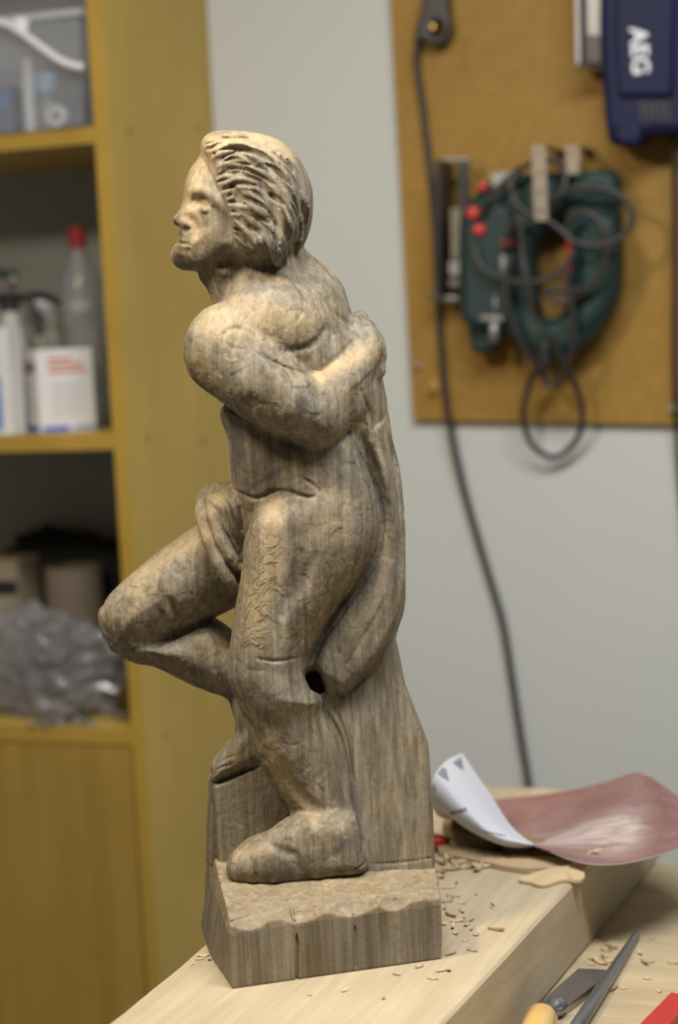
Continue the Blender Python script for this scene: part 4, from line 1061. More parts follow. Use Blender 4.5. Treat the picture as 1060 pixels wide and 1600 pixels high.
mb.f += [(a,a+3,a+2,a+1)] + [(a+i, a+(i+1) % 4, a+4+(i+1) % 4, a+4+i) for i in range(4)]
mb.f += [(c,c+1,c+2,c+3)] + [(c+(i+1) % 4, c+i, c+4+i, c+4+(i+1) % 4) for i in range(4)]
mb.f += [(a+4+i, a+4+(i+1) % 4, c+4+(i+1) % 4, c+4+i) for i in range(4)]
mb.build('tub_wall', M_tub, tub, bevel=0.001)
rm = MB(); e = 0.005
for lo_, hi_ in (((-W/2-e,-D/2-e,h-0.008),(W/2+e,-D/2+0.0005,h+0.002)),((-W/2-e,D/2-0.0005,h-0.008),(W/2+e,D/2+e,h+0.002)),((-W/2-e,-D/2,h-0.008),(-W/2,D/2,h+0.002)),((W/2,-D/2,h-0.008),(W/2+e,D/2,h+0.002))): rm.box(lo_, hi_)
rm.build('rim', M_rimp, tub)
hp = [sp(x, y, d0-0.012) - to for x, y in ((-60,20),(10,38),(40,56),(70,78),(95,95),(116,103),(130,105))]
MB().tube(catmull(hp, 6), 0.0058, 8).build('handle', M_whitep, tub, smooth=True)
p = sp(32, 42, d0-0.006) - to
MB().lathe([(0.014,-0.008),(0.014,0.006),(0.008,0.010),(0,0.010)], 18, Matrix.Translation(p) @ Matrix.Rotation(math.pi/2,4,'X')).build('handle_boss', M_whitep, tub, smooth=True)
def jar(name, q, prof, mat, label, cat, lid=None, lidmat=None, group=None):
    r_ = room_empty(name, q, label, cat, group)
    MB().lathe(prof, 26).build('body' if lid else 'wall', mat, r_, smooth=False)
    smooth_by_angle(r_.children[0], 40)
    if lid: smooth_by_angle(MB().lathe(lid, 26).build('lid', lidmat, r_), 40)
    return r_
zb = z_s1 + 0.0035
q = sp(74, 175, d0+0.06); q.z = zb
zz = sp(76, 130, d0+0.06).z - zb
jar('glass_jar', q, [(0.018,0),(0.019,0.003),(0.019,zz-0.026),(0.015,zz-0.016),(0.015,zz-0.013)], M_clear, 'small clear jar with a pale blue lid inside the plastic tub', 'jar', [(0.0155,zz-0.013),(0.0165,zz-0.012),(0.0165,zz+0.012),(0.015,zz+0.014),(0,zz+0.014)], M_paleblue)
q = sp(90, 182, d0+0.02); rr = 0.0155; q.z = zb + rr
tr = room_empty('tape_roll', q, 'white roll of tape standing on edge at the front of the tub', 'tape roll')
Mx = Matrix.Rotation(math.pi/2, 4, 'X')
MB().lathe([(0.007,-0.006),(rr-0.0005,-0.006),(rr,-0.0055),(rr,0.0055),(rr-0.0005,0.006),(0.007,0.006)], 30, Mx).build('tape', M_whitep, tr, smooth=False)
MB().lathe([(0.0055,-0.0064),(0.0069,-0.0064),(0.0069,0.0064),(0.0055,0.0064)], 24, Mx).build('core', M_cardb, tr)
q = sp(48, 190, d0+0.05); q.z = zb
jar('plastic_tube', q, [(0.009,0),(0.0095,0.002),(0.0095,sp(46,105,d0+0.05).z-zb-0.004),(0.007,sp(46,105,d0+0.05).z-zb)], M_whitep, 'upright white plastic tube in the tub beside the small jar', 'tube', [(0.0075,sp(46,105,d0+0.05).z-zb),(0.0075,sp(46,105,d0+0.05).z-zb+0.012),(0,sp(46,105,d0+0.05).z-zb+0.013)], M_whitep)
q = sp(10, 190, d0+0.09); q.z = zb
bx = room_empty('small_box', q, 'dull blue grey carton lying in the tub behind the white tube', 'box')
MB().box((-0.03,-0.03,0),(0.028,0.03,0.07)).build('carton', plain('blue grey carton', (0.12,0.14,0.22), 0.6), bx, bevel=0.001)
MB().box((-0.028,-0.031,0.04),(0.026,-0.0302,0.062)).build('label', M_midblue, bx)
# carton seen at its corner
p0 = sp(63, 669, 0.030); p0.z = z_s2; p1 = p0 + Vector((math.cos(0.80), math.sin(0.80), 0))*0.086; ht = room(at_y(52, 548, unroom(p0).y)).z - z_s2
ux = (p1-p0); wx = ux.length; ang = math.atan2(ux.y, ux.x); dy = 0.068
co = room_empty('medicine_carton', (p0.x, p0.y, z_s2+0.0005), 'white carton with red heading and blue foot band on the middle shelf, turned cornerwise', 'carton', spin=ang)
MB().box((0,0,0),(wx,dy,ht)).build('carton_box', M_card, co, bevel=0.001)
def front(name, x0, x1, z0, z1, mat, e=0.0006): return MB().box((x0,-e,z0),(x1,0.0002,z1)).build(name, mat, co)
def side(name, y0, y1, z0, z1, mat, e=0.0006): return MB().box((-e,y0,z0),(0.0002,y1,z1)).build(name, mat, co)
front('blue_band', 0.004, wx*0.52, 0.002, ht*0.075, M_blueink); front('blue_band', wx*0.58, wx, 0.004, ht*0.06, M_blueink)
for k, (x0, x1) in enumerate(((0.20,0.62),(0.20,0.80),(0.22,0.90))): front('heading_line', wx*x0, wx*x1, ht*(0.86-k*0.075), ht*(0.90-k*0.075), M_redink)
for k in range(8): front('text_line', wx*0.24, wx*(0.80-0.06*(k % 3)), ht*(0.58-k*0.055), ht*(0.592-k*0.055), M_greyink)
side('heading_panel', dy*0.1, dy*0.85, ht*0.72, ht*0.86, M_purpleink); side('blue_band', dy*0.04, dy*0.96, 0.002, ht*0.09, M_blueink)
for k in range(6): side('text_line', dy*0.15, dy*0.8, ht*(0.62-k*0.08), ht*(0.632-k*0.08), M_greyink)
p2 = sp(22, 670, 0.018); p2.z = z_s2; ht2 = room(at_y(14, 512, unroom(p2).y)).z - z_s2
c3 = room_empty('slim_carton', (p2.x-0.036, p2.y+0.019, z_s2+0.0005), 'slim white and blue carton at the edge of the picture beside the white one', 'carton', spin=0.0)
MB().box((-0.035,-0.019,0),(0.035,0.019,ht2)).build('carton_box', M_card, c3, bevel=0.001)
MB().box((-0.030,-0.0196,ht2*0.05),(0.018,-0.0188,ht2*0.55)).build('blue_panel', M_midblue, c3)
# bottle with the red cap
db = 0.17
q = sp(135, 600, db); q.z = z_s2+0.0005
zt = sp(139, 353, db).z - q.z; zc = sp(140, 386, db).z - q.z; zsh = sp(135, 425, db).z-q.z
bo_ = room_empty('clear_bottle', q, 'tall clear bottle with a dark red cap behind the white carton', 'bottle')
R_ = 0.030
smooth_by_angle(MB().lathe([(R_-0.002,0),(R_,0.003),(R_,zsh-0.02),(R_*0.8,zsh),(0.012,zc-0.006),(0.0105,zc)], 28).build('bottle_wall', M_clear, bo_), 40)
MB().lathe([(0.0115,zc-0.001),(0.0125,zc),(0.0125,zt-0.001),(0.0115,zt),(0,zt)], 22).build('cap', M_darkred, bo_)
z1_, z2_ = sp(135,470,db).z-q.z, sp(135,490,db).z-q.z
MB().lathe([(0.006,z1_),(0.006,zc-0.004)], 14).build('dip_tube', M_pale, bo_, smooth=True)
MB().lathe([(0.0065,sp(135,452,db).z-q.z),(0.0065,sp(135,438,db).z-q.z)], 14).build('yellow_mark', M_yellow, bo_)
MB().lathe([(0.019,z2_),(0.0195,z1_-0.002),(0.016,z1_),(0.007,z1_+0.004)], 22).build('float', M_whitep, bo_, smooth=True)
# pale bottle with a black trigger head
db = 0.170
q = sp(26, 640, db); q.z = z_s2+0.0005
zn = sp(26, 474, db).z - q.z
tb = room_empty('spray_bottle', q, 'pale bottle with a black trigger spray head behind the cartons', 'spray bottle')
smooth_by_angle(MB().lathe([(0.026,0),(0.028,0.003),(0.028,zn*0.55),(0.024,zn*0.72),(0.016,zn*0.9),(0.013,zn)], 26).build('bottle_wall', M_pale, tb), 40)
MB().lathe([(0.0155,zn-0.012),(0.0155,zn+0.004),(0.010,zn+0.012),(0,zn+0.012)], 20).build('collar', M_blackp, tb)
T = lambda *pts: [sp(x, y, db-0.004)-q for x, y in pts]
MB().tube(catmull(T((-18,470),(10,464),(40,465),(66,462),(92,474)), 5), 0.0065, 10).build('nozzle', M_blackp, tb, smooth=True)
MB().tube(catmull(T((44,466),(52,485),(58,505),(64,522)), 5), [0.0075]*15+[0.005], 10).build('trigger', M_blackp, tb, smooth=True)
MB().tube(T((-14,426),(24,428)), 0.007, 10).build('crossbar', M_greend, tb, smooth=True)
MB().tube(T((18,430),(18,466)), 0.006, 10).build('post', M_steel, tb, smooth=True)
MB().lathe([(0.008,0),(0.008,0.004),(0.006,0.006),(0,0.0065)], 18, Matrix.Translation(sp(20,438,db-0.012)-q) @ Matrix.Rotation(math.pi/2,4,'X')).build('bolt_head', M_steel, tb, smooth=True)
q = sp(80, 640, 0.235); q.z = z_s2+0.0005; zn = sp(78, 470, 0.235).z-q.z
jar('pale_canister', q, [(0.026,0),(0.028,0.003),(0.028,zn-0.03),(0.022,zn-0.012)], M_pale, 'pale plastic canister between spray bottle and clear bottle', 'canister', [(0.023,zn-0.012),(0.023,zn),(0.021,zn+0.002),(0,zn+0.002)], M_whitep)
# lower open shelf
from mathutils import noise as mnoise
def lump(name, size, mat, parent, seed, rough, fold, z0=True, seg=48):
    bm = bmesh.new(); bmesh.ops.create_icosphere(bm, subdivisions=5 if z0 else 4, radius=1.0)
    off = Vector((seed*3.1, seed*1.7, seed))
    for v in bm.verts:
        n = v.co.normalized()
        k = 1 + rough*mnoise.fractal(n*1.7+off, 1.0, 2.0, 4) + fold*(abs(mnoise.noise(n*3.3+off))*-1.4 + 0.4) + fold*0.6*(abs(mnoise.noise(n*8.0-off))*-1.4+0.3) + fold*0.35*(abs(mnoise.noise(n*19.0+off))*-1.4+0.3)
        p = Vector((n.x*size[0], n.y*size[1], n.z*size[2]))*k
        p.z = p.z + size[2]*0.75; p.z = max(p.z, 0.0005)
        v.co = p
    me = bpy.data.meshes.new(name); bm.to_mesh(me); bm.free(); me.materials.append(mat)
    o = bpy.data.objects.new(name, me); COL.objects.link(o); o.parent = parent
    if z0: me.shade_smooth()
    return o
q = sp(80, 1120, 0.088); q.z = z_s3+0.0005
bag = room_empty('plastic_bag', q, 'crinkled clear plastic bag full of small things on the lower shelf', 'plastic bag')
lump('bag_film', (0.125, 0.056, 0.088), M_bag, bag, 2.0, 0.20, 0.26, z0=False)
rq = random.Random(8)
for k in range(16):
    x = rq.uniform(0, 198); yb = rq.uniform(1108, 1133)
    p = sz(x, yb, z_s3+0.006)
    if p.y < cab_v0+0.006: p.y = cab_v0+0.006+rq.random()*0.01
    p.z = z_s3+0.0055
    if k == 0: p = sz(103, 1127, z_s3+0.006); p.z = z_s3+0.0055; p.y = max(p.y, cab_v0+0.012)
    sc = room_empty('steel_bolt', p, 'shiny steel bolt among the loose bolts at the front of the lower shelf', 'bolt', 'loose bolts on the lower shelf', spin=rq.uniform(0, 6.28))
    MB().tube([(0,0,-0.0025),(rq.uniform(0.012,0.022),0,-0.0025)], 0.0028, 8).build('shank', M_steel, sc, smooth=True)
    MB().lathe([(0.0055,0),(0.0055,0.004),(0.0045,0.0048),(0,0.0048)], 6, Matrix.Translation((0,0,-0.0006)) @ Matrix.Rotation(-math.pi/2,4,'Y')).build('head', M_steel, sc)
q = sp(118, 945, 0.225); q.z = z_s3+0.0005
z9 = sp(118, 885, 0.225).z-q.z
rl = room_empty('cardboard_roll', q, 'grey brown cardboard roll standing behind the plastic bag', 'cardboard roll')
MB().lathe([(0.036,0),(0.046,0),(0.046,z9),(0.036,z9),(0.036,0.001)], 30).build('tube', M_cardb, rl); smooth_by_angle(rl.children[0], 40)
q = sp(15, 960, 0.215); q.z = z_s3+0.0005; z8 = sp(20, 872, 0.215).z-q.z
b5 = room_empty('beige_box', q, 'beige cardboard box with a dark stripe behind the plastic bag', 'box', spin=0.02)
MB().box((-0.06,-0.03,0),(0.035,0.045,z8)).build('carton_box', M_cardl, b5, bevel=0.001)
MB().box((-0.012,-0.0308,z8-0.055),(0.034,-0.0298,z8-0.032)).build('dark_stripe', M_blackp, b5)
q = sp(110, 890, 0.312); q.z = z_s3+0.0005
cl_ = room_empty('black_cloth', q, 'heap of black cloth at the back of the lower shelf', 'cloth')
hz = sp(150, 800, 0.312).z-q.z
lump('cloth_heap', (0.19, 0.024, hz*0.50), M_fabric, cl_, 5.0, 0.18, 0.16)
# ------------------------------------------------------------------ on the board and on the bench
M_shav = plain('fresh oak shaving', (0.55, 0.41, 0.225), 0.7, var=0.15, scale=60)
M_chip = plain('oak chip', (0.42, 0.30, 0.17), 0.75, var=0.25, scale=40)
M_chipd = plain('dark oak chip', (0.26, 0.165, 0.085), 0.8, var=0.25, scale=40)
M_tools = plain('tool steel', (0.25, 0.25, 0.26), 0.34, metal=0.85, var=0.15, scale=60, bumps=0.0001)
M_blade = plain('worn chisel steel', (0.36, 0.36, 0.37), 0.32, metal=0.9, var=0.2, scale=90)
M_handle = plain('varnished yellow handle', (0.62, 0.40, 0.12), 0.25, var=0.12, scale=30, coat=0.6)
M_redp = plain('red painted wood', (0.38, 0.028, 0.022), 0.45, var=0.1)
M_redh = plain('red tool handle', (0.50, 0.03, 0.015), 0.35)
M_ink = plain('grey black print', (0.10, 0.10, 0.11), 0.6)
# sandpaper: one curled sheet, grit inside, printed paper outside
C = [
 [(722,1177,1.985),(699,1188,1.950),(680,1211,1.930),(673,1245,1.935),(690,1277,1.975),(738,1272,2.05),(760,1250,2.11)],
 [(765,1240,1.950),(744,1247,1.920),(724,1268,1.905),(734,1297,1.920),(788,1294,1.985),(818,1267,2.05),(840,1243,2.115)],
 [(812,1304,1.905),(798,1307,1.885),(792,1315,1.880),(818,1324,1.900),(852,1300,1.965),(882,1265,2.03),(905,1233,2.10)],
 [(897,1345,1.835),(900,1336,1.855),(910,1318,1.888),(926,1297,1.930),(938,1272,1.98),(944,1246,2.03),(950,1221,2.085)],
 [(975,1349,1.825),(980,1335,1.850),(986,1315,1.885),(991,1290,1.925),(995,1262,1.975),(997,1235,2.02),(994,1208,2.065)],
 [(1060,1326,1.865),(1058,1318,1.880),(1054,1304,1.905),(1048,1286,1.935),(1038,1264,1.975),(1026,1240,2.01),(1008,1212,2.055)],
 [(1116,1296,1.925),(1110,1293,1.935),(1102,1286,1.950),(1090,1276,1.970),(1076,1260,1.990),(1050,1238,2.02),(1016,1214,2.05)],
]
grid = [[at_y(*c) for c in row] for row in C]
NU, NV = 60, 48
rows = [catmull(r, NV//6) for r in grid]
cols = [catmull([rows[k][j] for k in range(len(rows))], 10) for j in range(len(rows[0]))]
nu, nv_ = len(cols[0]), len(cols)
sc0 = at_y(900, 1345, 1.9); sheet_o = Vector((sc0.x, sc0.y, BOARD_Z))
M_grit, nt, b = nt_new('red brown abrasive')
uvn = nt.nodes.new('ShaderNodeUVMap'); uvn.uv_map = 'UVMap'
mpp = nt.nodes.new('ShaderNodeMapping'); L(nt, uvn.outputs[0], mpp.inputs[0])
c = mixc(nt, noise(nt, mpp.outputs[0], 260, 2), (0.19, 0.092, 0.08), (0.265, 0.138, 0.12))
sepx = nt.nodes.new('ShaderNodeSeparateXYZ'); L(nt, mpp.outputs[0], sepx.inputs[0])
mp2 = nt.nodes.new('ShaderNodeMapping'); L(nt, uvn.outputs[0], mp2.inputs[0]); mp2.inputs['Scale'].default_value = (7, 22, 1); mp2.inputs['Rotation'].default_value = (0,0,0.35)
dn = noise(nt, mp2.outputs[0], 1.0, 5, 0.65, 0.6)
def gauss(nt, x, c0, w):
    a = nt.nodes.new('ShaderNodeMath'); a.operation = 'SUBTRACT'; L(nt, x, a.inputs[0]); a.inputs[1].default_value = c0
    m2 = nt.nodes.new('ShaderNodeMath'); m2.operation = 'MULTIPLY'; L(nt, a.outputs[0], m2.inputs[0]); L(nt, a.outputs[0], m2.inputs[1])
    d_ = nt.nodes.new('ShaderNodeMath'); d_.operation = 'DIVIDE'; L(nt, m2.outputs[0], d_.inputs[0]); d_.inputs[1].default_value = -w*w
    e_ = nt.nodes.new('ShaderNodeMath'); e_.operation = 'EXPONENT'; L(nt, d_.outputs[0], e_.inputs[0]); return e_.outputs[0]
def mul(nt, a, b_):
    k = nt.nodes.new('ShaderNodeMath'); k.operation = 'MULTIPLY'
    for s_, v_ in ((k.inputs[0], a), (k.inputs[1], b_)):
        if hasattr(v_, 'links'): L(nt, v_, s_)
        else: s_.default_value = v_
    return k.outputs[0]
def add(nt, a, b_):
    k = nt.nodes.new('ShaderNodeMath'); k.operation = 'ADD'; k.use_clamp = True; L(nt, a, k.inputs[0]); L(nt, b_, k.inputs[1]); return k.outputs[0]
d1 = mul(nt, gauss(nt, sepx.outputs[0], 0.44, 0.17), gauss(nt, sepx.outputs[1], 0.46, 0.16))
d2 = mul(nt, gauss(nt, sepx.outputs[0], 0.62, 0.09), gauss(nt, sepx.outputs[1], 0.42, 0.24))
dust = mul(nt, add(nt, d1, d2), ramp(nt, dn, 0.25, 0.62))
c = mixc(nt, dust, c, (0.62, 0.52, 0.45))
c = mixc(nt, mul(nt, ramp(nt, noise(nt, mpp.outputs[0], 5, 4, 0.7), 0.45, 0.8), 0.35), c, (0.50, 0.38, 0.34))
L(nt, c, b.inputs['Base Color']); b.inputs['Roughness'].default_value = 0.85; b.inputs['Specular IOR Level'].default_value = 0.25
bump(nt, b, noise(nt, mpp.outputs[0], 420, 2), 0.4, 0.0004)
M_paper = plain('white backing paper', (0.53, 0.54, 0.58), 0.6, var=0.03)
nrm = {}
def gp(i, j): return cols[j][i]
def gn(i, j):
    a = gp(min(i+1, nu-1), j)-gp(max(i-1, 0), j); b_ = gp(i, min(j+1, nv_-1))-gp(i, max(j-1, 0)); return a.cross(b_).normalized()
th = 0.0005
Vs = []; up = []
for j in range(nv_):
    for i in range(nu): Vs.append(gp(i, j)+gn(i, j)*th - sheet_o)
nt0 = len(Vs)
for j in range(nv_):
    for i in range(nu): Vs.append(gp(i, j)-gn(i, j)*th - sheet_o)
Ft = []; Fb = []
for j in range(nv_-1):
    for i in range(nu-1):
        a = j*nu+i; q = (a, a+1, a+nu+1, a+nu); Ft.append(q); Fb.append(tuple(nt0+k for k in q[::-1]))
Fe = []
ring = [i for i in range(nu)] + [j*nu+nu-1 for j in range(1, nv_)] + [(nv_-1)*nu+i for i in range(nu-2, -1, -1)] + [j*nu for j in range(nv_-2, 0, -1)]
for a, b_ in zip(ring, ring[1:]+ring[:1]): Fe.append((b_, a, nt0+a, nt0+b_))
sheet = empty('sandpaper_sheet', tuple(sheet_o), 'curled red brown sandpaper sheet with sawdust on it and white printed back', 'sandpaper')
mb = MB().add(Vs, Ft+Fb+Fe); so_ = mb.build('abrasive_sheet', M_grit, sheet, smooth=True)
me = so_.data; me.materials.append(M_paper)
uv = me.uv_layers.new(name='UVMap')
for p in me.polygons:
    if p.index >= len(Ft): p.material_index = 1
    for li in p.loop_indices:
        k = me.loops[li].vertex_index % nt0; uv.data[li].uv = ((k % nu)/(nu-1), (k//nu)/(nv_-1))
smooth_by_angle(so_, 60)
# print on the back: arrows along the edge, two short lines of print
def back_pt(px, py):                              # the point of the sheet's back seen at a pixel
    d = ray(px, py); best = None
    for q in Ft:
        A, B_, C_, D_ = [Vs[k]-Vector((0,0,0)) for k in (nt0+q[0], nt0+q[1], nt0+q[2], nt0+q[3])]
        for tri in ((A, B_, C_), (A, C_, D_)):
            from mathutils.geometry import intersect_ray_tri
            h = intersect_ray_tri(tri[0], tri[1], tri[2], d, CAM-sheet_o, True)
            if h is not None:
                t_ = (h-(CAM-sheet_o)).length
                if best is None or t_ < best[0]: best = (t_, h, (tri[1]-tri[0]).cross(tri[2]-tri[0]).normalized())
    if best is None: return None
    n_ = best[2]
    if n_.dot(d) > 0: n_ = -n_
    return best[1] + n_*0.0007
def print_patch(name, poly, mat=None, n=1):
    pts = [back_pt(*p) for p in poly]
    if any(p is None for p in pts): print('PRINT MISS', name, poly); return
    MB().add(pts, [tuple(range(len(pts)))]).build(name, mat or M_ink, sheet)
Mi2 = plain('mid grey arrow print', (0.20, 0.20, 0.215), 0.6)
print_patch('printed_arrow', [(708,1192),(720,1183),(722,1190),(724,1204),(716,1198)], Mi2)
print_patch('printed_arrow', [(684,1208),(691,1200),(697,1202),(702,1221),(692,1215)], Mi2)
print_patch('printed_arrow', [(677,1226),(679,1222),(683,1236),(679,1234)], Mi2)
for k in range(6):
    x = 705+k*4.2; y = 1268.5-k*1.15; print_patch('printed_letter', [(x,y),(x+3,y-0.8),(x+3.6,y+3.4+(k % 2)),(x+0.6,y+4.4)])
for k in range(9):
    x = 758+k*3.6; y = 1298.0+k*0.9; print_patch('printed_letter', [(x,y),(x+2.4,y+0.4),(x+3.0,y+2.6-(k % 3)*0.4),(x+0.8,y+2.4)])

# bent slivers of wood
def sliver_mesh(rng, l, w, t, curl=0.3, ragged=0.25, seg=6):
    V = []; F = []
    for i in range(seg+1):
        s_ = i/seg; x = (s_-0.5)*l; wd = w*(0.35+0.65*math.sin(math.pi*min(1, max(0.08, s_*0.9+0.05))))*(1+rng.uniform(-ragged, ragged)); z = curl*l*(s_-0.5)**2
        tw = rng.uniform(-0.1, 0.1)*w
        for yy, zz in ((-wd/2, 0), (wd/2, tw), (wd/2*0.8, t+tw), (-wd/2*0.8, t)): V.append((x, yy, z+zz))
    z0 = min(v[2] for v in V); V = [(a, b_, c_-z0) for a, b_, c_ in V]
    for i in range(seg):
        for k in range(4): F.append((i*4+k, i*4+(k+1) % 4, (i+1)*4+(k+1) % 4, (i+1)*4+k))
    F.append((3,2,1,0)); F.append(tuple(seg*4+k for k in range(4)))
    return V, F
rg = random.Random(21)
def place_flat(name, pts_px, z, t, mat, label, cat, lift=None, n=1, rough=0.0012, group=None):
    """an uneven flat piece of wood from its outline on the plane z; lift: heights of its outline points"""
    w = [at_z(px, py, z + (lift[i] if lift else 0)) for i, (px, py) in enumerate(pts_px)]
    c_ = sum(w, Vector())/len(w); c_.z = z
    K_ = len(w)*3
    loop = catmull(w, 3, True); loop = [p + Vector((rg.uniform(-1,1), rg.uniform(-1,1), 0))*rough for p in loop]
    cen = sum(loop, Vector())/len(loop)
    V = []; F = []
    rings = (1.0, 0.62, 0.25)
    for side_ in (1, 0):
        for r_ in rings:
            for p in loop: V.append(cen.lerp(p, r_) + Vector((0, 0, side_*t*(0.8 if r_ == 1.0 else 1.0+rg.uniform(-.2,.2)))) - c_)
    m_ = len(loop); nr = len(rings)
    for sd in (0, 1):
        for r_ in range(nr-1):
            for i in range(m_):
                q = ((sd*nr+r_)*m_+i, (sd*nr+r_)*m_+(i+1) % m_, (sd*nr+r_+1)*m_+(i+1) % m_, (sd*nr+r_+1)*m_+i); F.append(q if sd == 0 else q[::-1])
        q = tuple((sd*nr+nr-1)*m_+i for i in range(m_)); F.append(q if sd == 0 else q[::-1])
    for i in range(m_): F.append(((i+1) % m_, i, nr*m_+i, nr*m_+(i+1) % m_))
    mz = min(v.z for v in V)
    V = [v - Vector((0,0,mz)) for v in V]
    o = MB().add(V, F).build(name, mat); o.location = c_ + Vector((0,0,0.0006 + max(0, mz)))
    smooth_by_angle(o, 40); return tag(o, label, cat, group)
place_flat('oak_shaving', [(812,1380),(830,1384),(850,1388),(880,1380),(908,1380),(918,1362),(930,1345),(941,1332),(930,1333),(912,1350),(880,1356),(845,1366),(822,1373)], BOARD_Z, 0.0035, M_shav, 'broad pale oak shaving with a curled end lying at the edge of the board', 'wood shaving', lift=[0,0,0,0,0.002,0.004,0.010,0.016,0.016,0.006,0.004,0.003,0.001])
place_flat('oak_splinter', [(686,1332),(690,1327),(720,1330),(760,1340),(800,1346),(860,1350),(905,1352),(880,1362),(820,1366),(770,1357),(720,1346),(692,1340)], BOARD_Z, 0.006, M_chip, 'long flat oak splinter under the sandpaper edge', 'wood splinter', lift=[0.002,0.003,0.003,0.004,0.004,0.004,0.004,0.001,0.0,0.0,0.0,0.0])
place_flat('oak_offcut', [(692,1302),(704,1290),(740,1292),(772,1300),(790,1312),(776,1328),(740,1326),(706,1312)], BOARD_Z, 0.014, M_chipd, 'rough brown oak offcut propping up the sandpaper', 'wood offcut', lift=[0.004]*8)
place_flat('oak_offcut', [(790,1316),(830,1318),(880,1330),(900,1342),(860,1345),(810,1340),(785,1330)], BOARD_Z, 0.010, M_chipd, 'dark oak offcut in the shade beneath the red sheet', 'wood offcut', lift=[0.003]*7)
# the tool with a red handle lying behind the carving
a = at_z(700, 1323, BOARD_Z+0.006); b2 = at_z(792, 1338, BOARD_Z+0.005); dirn = (b2-a).normalized(); hnd = a - dirn*0.012
ru = empty('red_handled_tool', (a.x, a.y, BOARD_Z), 'thin dark steel tool with a red handle lying behind the carving', 'tool')
MB().tube([a-Vector((a.x,a.y,BOARD_Z)), b2-Vector((a.x,a.y,BOARD_Z))], 0.0035, 10).build('shaft', M_tools, ru, smooth=True)
MB().tube([hnd-dirn*0.09-Vector((a.x,a.y,BOARD_Z-0.004)), hnd-dirn*0.07-Vector((a.x,a.y,BOARD_Z-0.004)), hnd-Vector((a.x,a.y,BOARD_Z-0.003)), hnd+dirn*0.010-Vector((a.x,a.y,BOARD_Z-0.003))], [0.006,0.0085,0.0085,0.007], 14).build('handle', M_redh, ru, smooth=True)
# chisel on the bench
ZB = BENCH_Z
def bz(px, py, h=0.0): return at_z(px, py, ZB+h)
ch = bz(858, 1588); ch.z = ZB
cs = empty('wood_chisel', tuple(ch), 'broad steel chisel with a varnished yellow handle lying on the bench', 'chisel')
bo4 = [bz(848,1570,0.004), bz(904,1515,0.004), bz(949,1517,0.004), bz(933,1543,0.004), bz(884,1580,0.004)]
top = [p-ch for p in bo4]; tip_i = (1, 2)
V = [p + Vector((0,0,0.0015 if i in tip_i else 0.0045)) for i, p in enumerate(top)] + [p - Vector((0,0,0.0035)) for p in top]
F = [tuple(range(5))[::-1], tuple(range(5, 10))] + [(i, (i+1) % 5, 5+(i+1) % 5, 5+i) for i in range(5)]
MB().add(V, F).build('blade', M_blade, cs, bevel=0.0006)
nk = [bz(874,1570,0.0098)-ch, bz(862,1578,0.0098)-ch, bz(855,1582,0.0125)-ch, bz(850,1587,0.0150)-ch]
MB().tube(catmull(nk, 4), [0.009]*4+[0.006]*4+[0.0052]*5, 12).build('neck', M_blade, cs, smooth=True)
ax_ = (-WV + WU*0.10).normalized(); hp0 = bz(849,1587,0.0160)-ch
hp_ = [hp0, hp0+ax_*0.004, hp0+ax_*0.010, hp0+ax_*0.035, hp0+ax_*0.08, hp0+ax_*0.115, hp0+ax_*0.122]
MB().tube(hp_, [0.009,0.0130,0.0150,0.0145,0.0140,0.012,0.006], 20).build('handle', M_handle, cs, smooth=True)
MB().tube([hp0-ax_*0.008, hp0+ax_*0.001], 0.0098, 18).build('ferrule', M_blade, cs, smooth=True)
# round file
f0 = bz(997, 1458, 0.004); f1 = bz(905, 1600, 0.007); fo = Vector((f0.x, f0.y, ZB))
fl = empty('round_file', tuple(fo), 'dark round steel file tapering to a point on the bench next to the chisel', 'file')
dd = (f1-f0)
MB().tube([f0-fo, f0+dd*0.04-fo, f0+dd*0.3-fo, f0+dd*0.7-fo, f0+dd*1.4-fo], [0.0025,0.0038,0.0052,0.0064,0.0070], 16).build('file_rod', M_tools, fl, smooth=True)
MB().tube([f0+dd*1.4-fo, f0+dd*1.5-fo], 0.004, 10).build('tang', M_tools, fl, smooth=True)
# red carpenter's pencil
r0 = bz(1003, 1600, 0.009); r1 = bz(1052, 1550, 0.009); rd = (r1-r0).normalized(); rn = Vector((rd.y, -rd.x, 0)); ro = Vector((r1.x, r1.y, ZB))
pn = empty('carpenter_pencil', tuple(ro), 'flat red painted bar lying on the bench at the lower corner of the picture', 'pencil')
MB().box((-0.15, -0.002, 0.0004), (0.0, 0.022, 0.009), Matrix((rd, rn, Vector((0,0,1)))).transposed().to_4x4()).build('red_bar', M_redp, pn, bevel=0.0015)
MB().box((0.0, 0.001, 0.0015), (0.004, 0.020, 0.008), Matrix((rd, rn, Vector((0,0,1)))).transposed().to_4x4()).build('worn_end', M_shav, pn, bevel=0.0012)
# chips: one of each kind, then copies
kinds = []
for k, mt in enumerate((M_shav, M_chip, M_chipd, M_chip, M_shav)):
    V, F = sliver_mesh(rg, 0.011, 0.0042 if k != 2 else 0.0025, 0.0009, rg.uniform(0.1, 0.6))
    me = bpy.data.meshes.new('wood_chip'); me.from_pydata(V, [], F); me.materials.append(mt); me.update(); kinds.append(me)
def chip(px, py, z, s_, label, group, k=None, h=0.0):
    p = at_z(px, py, z); o = bpy.data.objects.new('wood_chip', kinds[rg.randrange(5) if k is None else k]); COL.objects.link(o)
    o.location = (p.x, p.y, z+0.0005+h); o.rotation_euler = (rg.uniform(-.15,.15), rg.uniform(-.15,.15), rg.uniform(0, 6.28)); o.scale = (s_*rg.uniform(.7,1.3), s_*rg.uniform(.7,1.4), s_*rg.uniform(.7,1.3))
    return tag(o, label, 'wood chip', group)
G1 = 'small oak chips scattered on the board beside the carving'; L1 = 'small loose oak chip on the board beside the carved base'
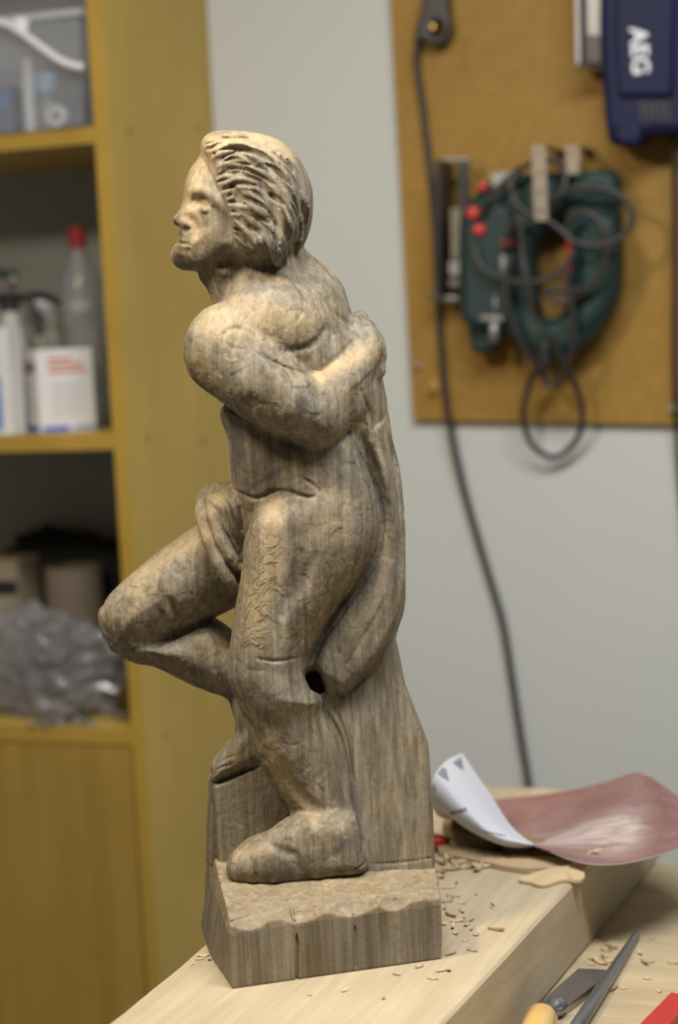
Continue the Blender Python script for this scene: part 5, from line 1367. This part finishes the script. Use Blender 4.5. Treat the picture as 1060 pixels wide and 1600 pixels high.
for px, py, s_ in ((700,1410,.9),(712,1402,.7),(722,1425,1.0),(705,1432,1.3),(716,1440,1.2),(730,1446,.9),(708,1450,1.0),(738,1452,.7),(722,1412,.8),(696,1420,.9),(770,1415,.8),(776,1454,1.3),(705,1492,.9),(738,1486,.8),(690,1518,1.1),(676,1530,.8),(700,1516,.9),(728,1470,.6),(745,1398,.6),(702,1388,1.0),(690,1372,1.1),(714,1380,.8),(655,1512,.7),(620,1524,.6),(744,1462,.7),(735,1440,.8),(726,1436,.7),(695,1445,.9),(712,1460,.7),(768,1418,.6),(700,1400,.7),(540,1548,.8),(484,1556,.6),(600,1560,.6)):
    chip(px, py, BOARD_Z, s_, L1, G1)
G2 = 'oak chips heaped behind the carved base'; L2 = 'larger oak chip in the small heap behind the carved base'
for px, py, s_, k in ((690,1350,2.0,1),(702,1346,1.8,4),(716,1352,1.7,1),(728,1347,1.9,0),(742,1354,2.2,1),(756,1356,2.0,4),(768,1354,1.8,1),(697,1358,1.6,0),(724,1358,1.5,4),(748,1360,1.7,1),(706,1360,1.3,3),(690,1364,1.5,1)):
    chip(px, py, BOARD_Z, s_, L2, G2, k, h=0.0008)
G3 = 'oak chips left of the carved base at the board edge'; L3 = 'tiny oak chip on the narrow strip of board in front of the cabinet'
for px, py, s_ in ((318,1494,1.0),(328,1500,.8),(312,1500,.7),(300,1508,.5),(335,1496,.8)): chip(px, py, BOARD_Z, s_, L3, G3)
G4 = 'oak chips scattered on the bench'; L4 = 'loose oak chip on the bench top around the chisel and file'
for px, py, s_ in ((930,1500,1.6),(938,1505,1.4),(945,1498,1.2),(952,1503,1.0),(925,1508,1.0),(958,1483,1.3),(950,1478,1.0),(944,1470,1.2),(932,1472,.9),(928,1466,.8),(1000,1490,1.2),(1008,1506,1.3),(1014,1504,1.1),(960,1547,1.3),(1020,1468,.7),(1054,1506,1.0),(970,1468,.6),(975,1545,.7),(1030,1550,.6),(1012,1530,.6),(948,1486,1.1),(918,1516,.9)):
    chip(px, py, ZB, s_, L4, G4)
p = back_pt  # (unused beyond the print)
pt = at_y(925, 1324, 1.86)
V, F = sliver_mesh(rg, 0.013, 0.0045, 0.0009, 0.5)
me = bpy.data.meshes.new('wood_chip'); me.from_pydata(V, [], F); me.materials.append(M_shav)
o = bpy.data.objects.new('wood_chip', me); COL.objects.link(o)
# rest it on the sheet below
bestz = None
for j in range(nv_-1):
    for i in range(nu-1):
        q = gp(i, j)
        dq = (q.x-pt.x)**2+(q.y-pt.y)**2
        if bestz is None or dq < bestz[0]: bestz = (dq, q)
o.location = bestz[1] + Vector((0,0,0.0015)); o.rotation_euler = (0.1, 0.1, 2.6)
tag(o, 'pale curled chip lying on the dusty sandpaper', 'wood chip')
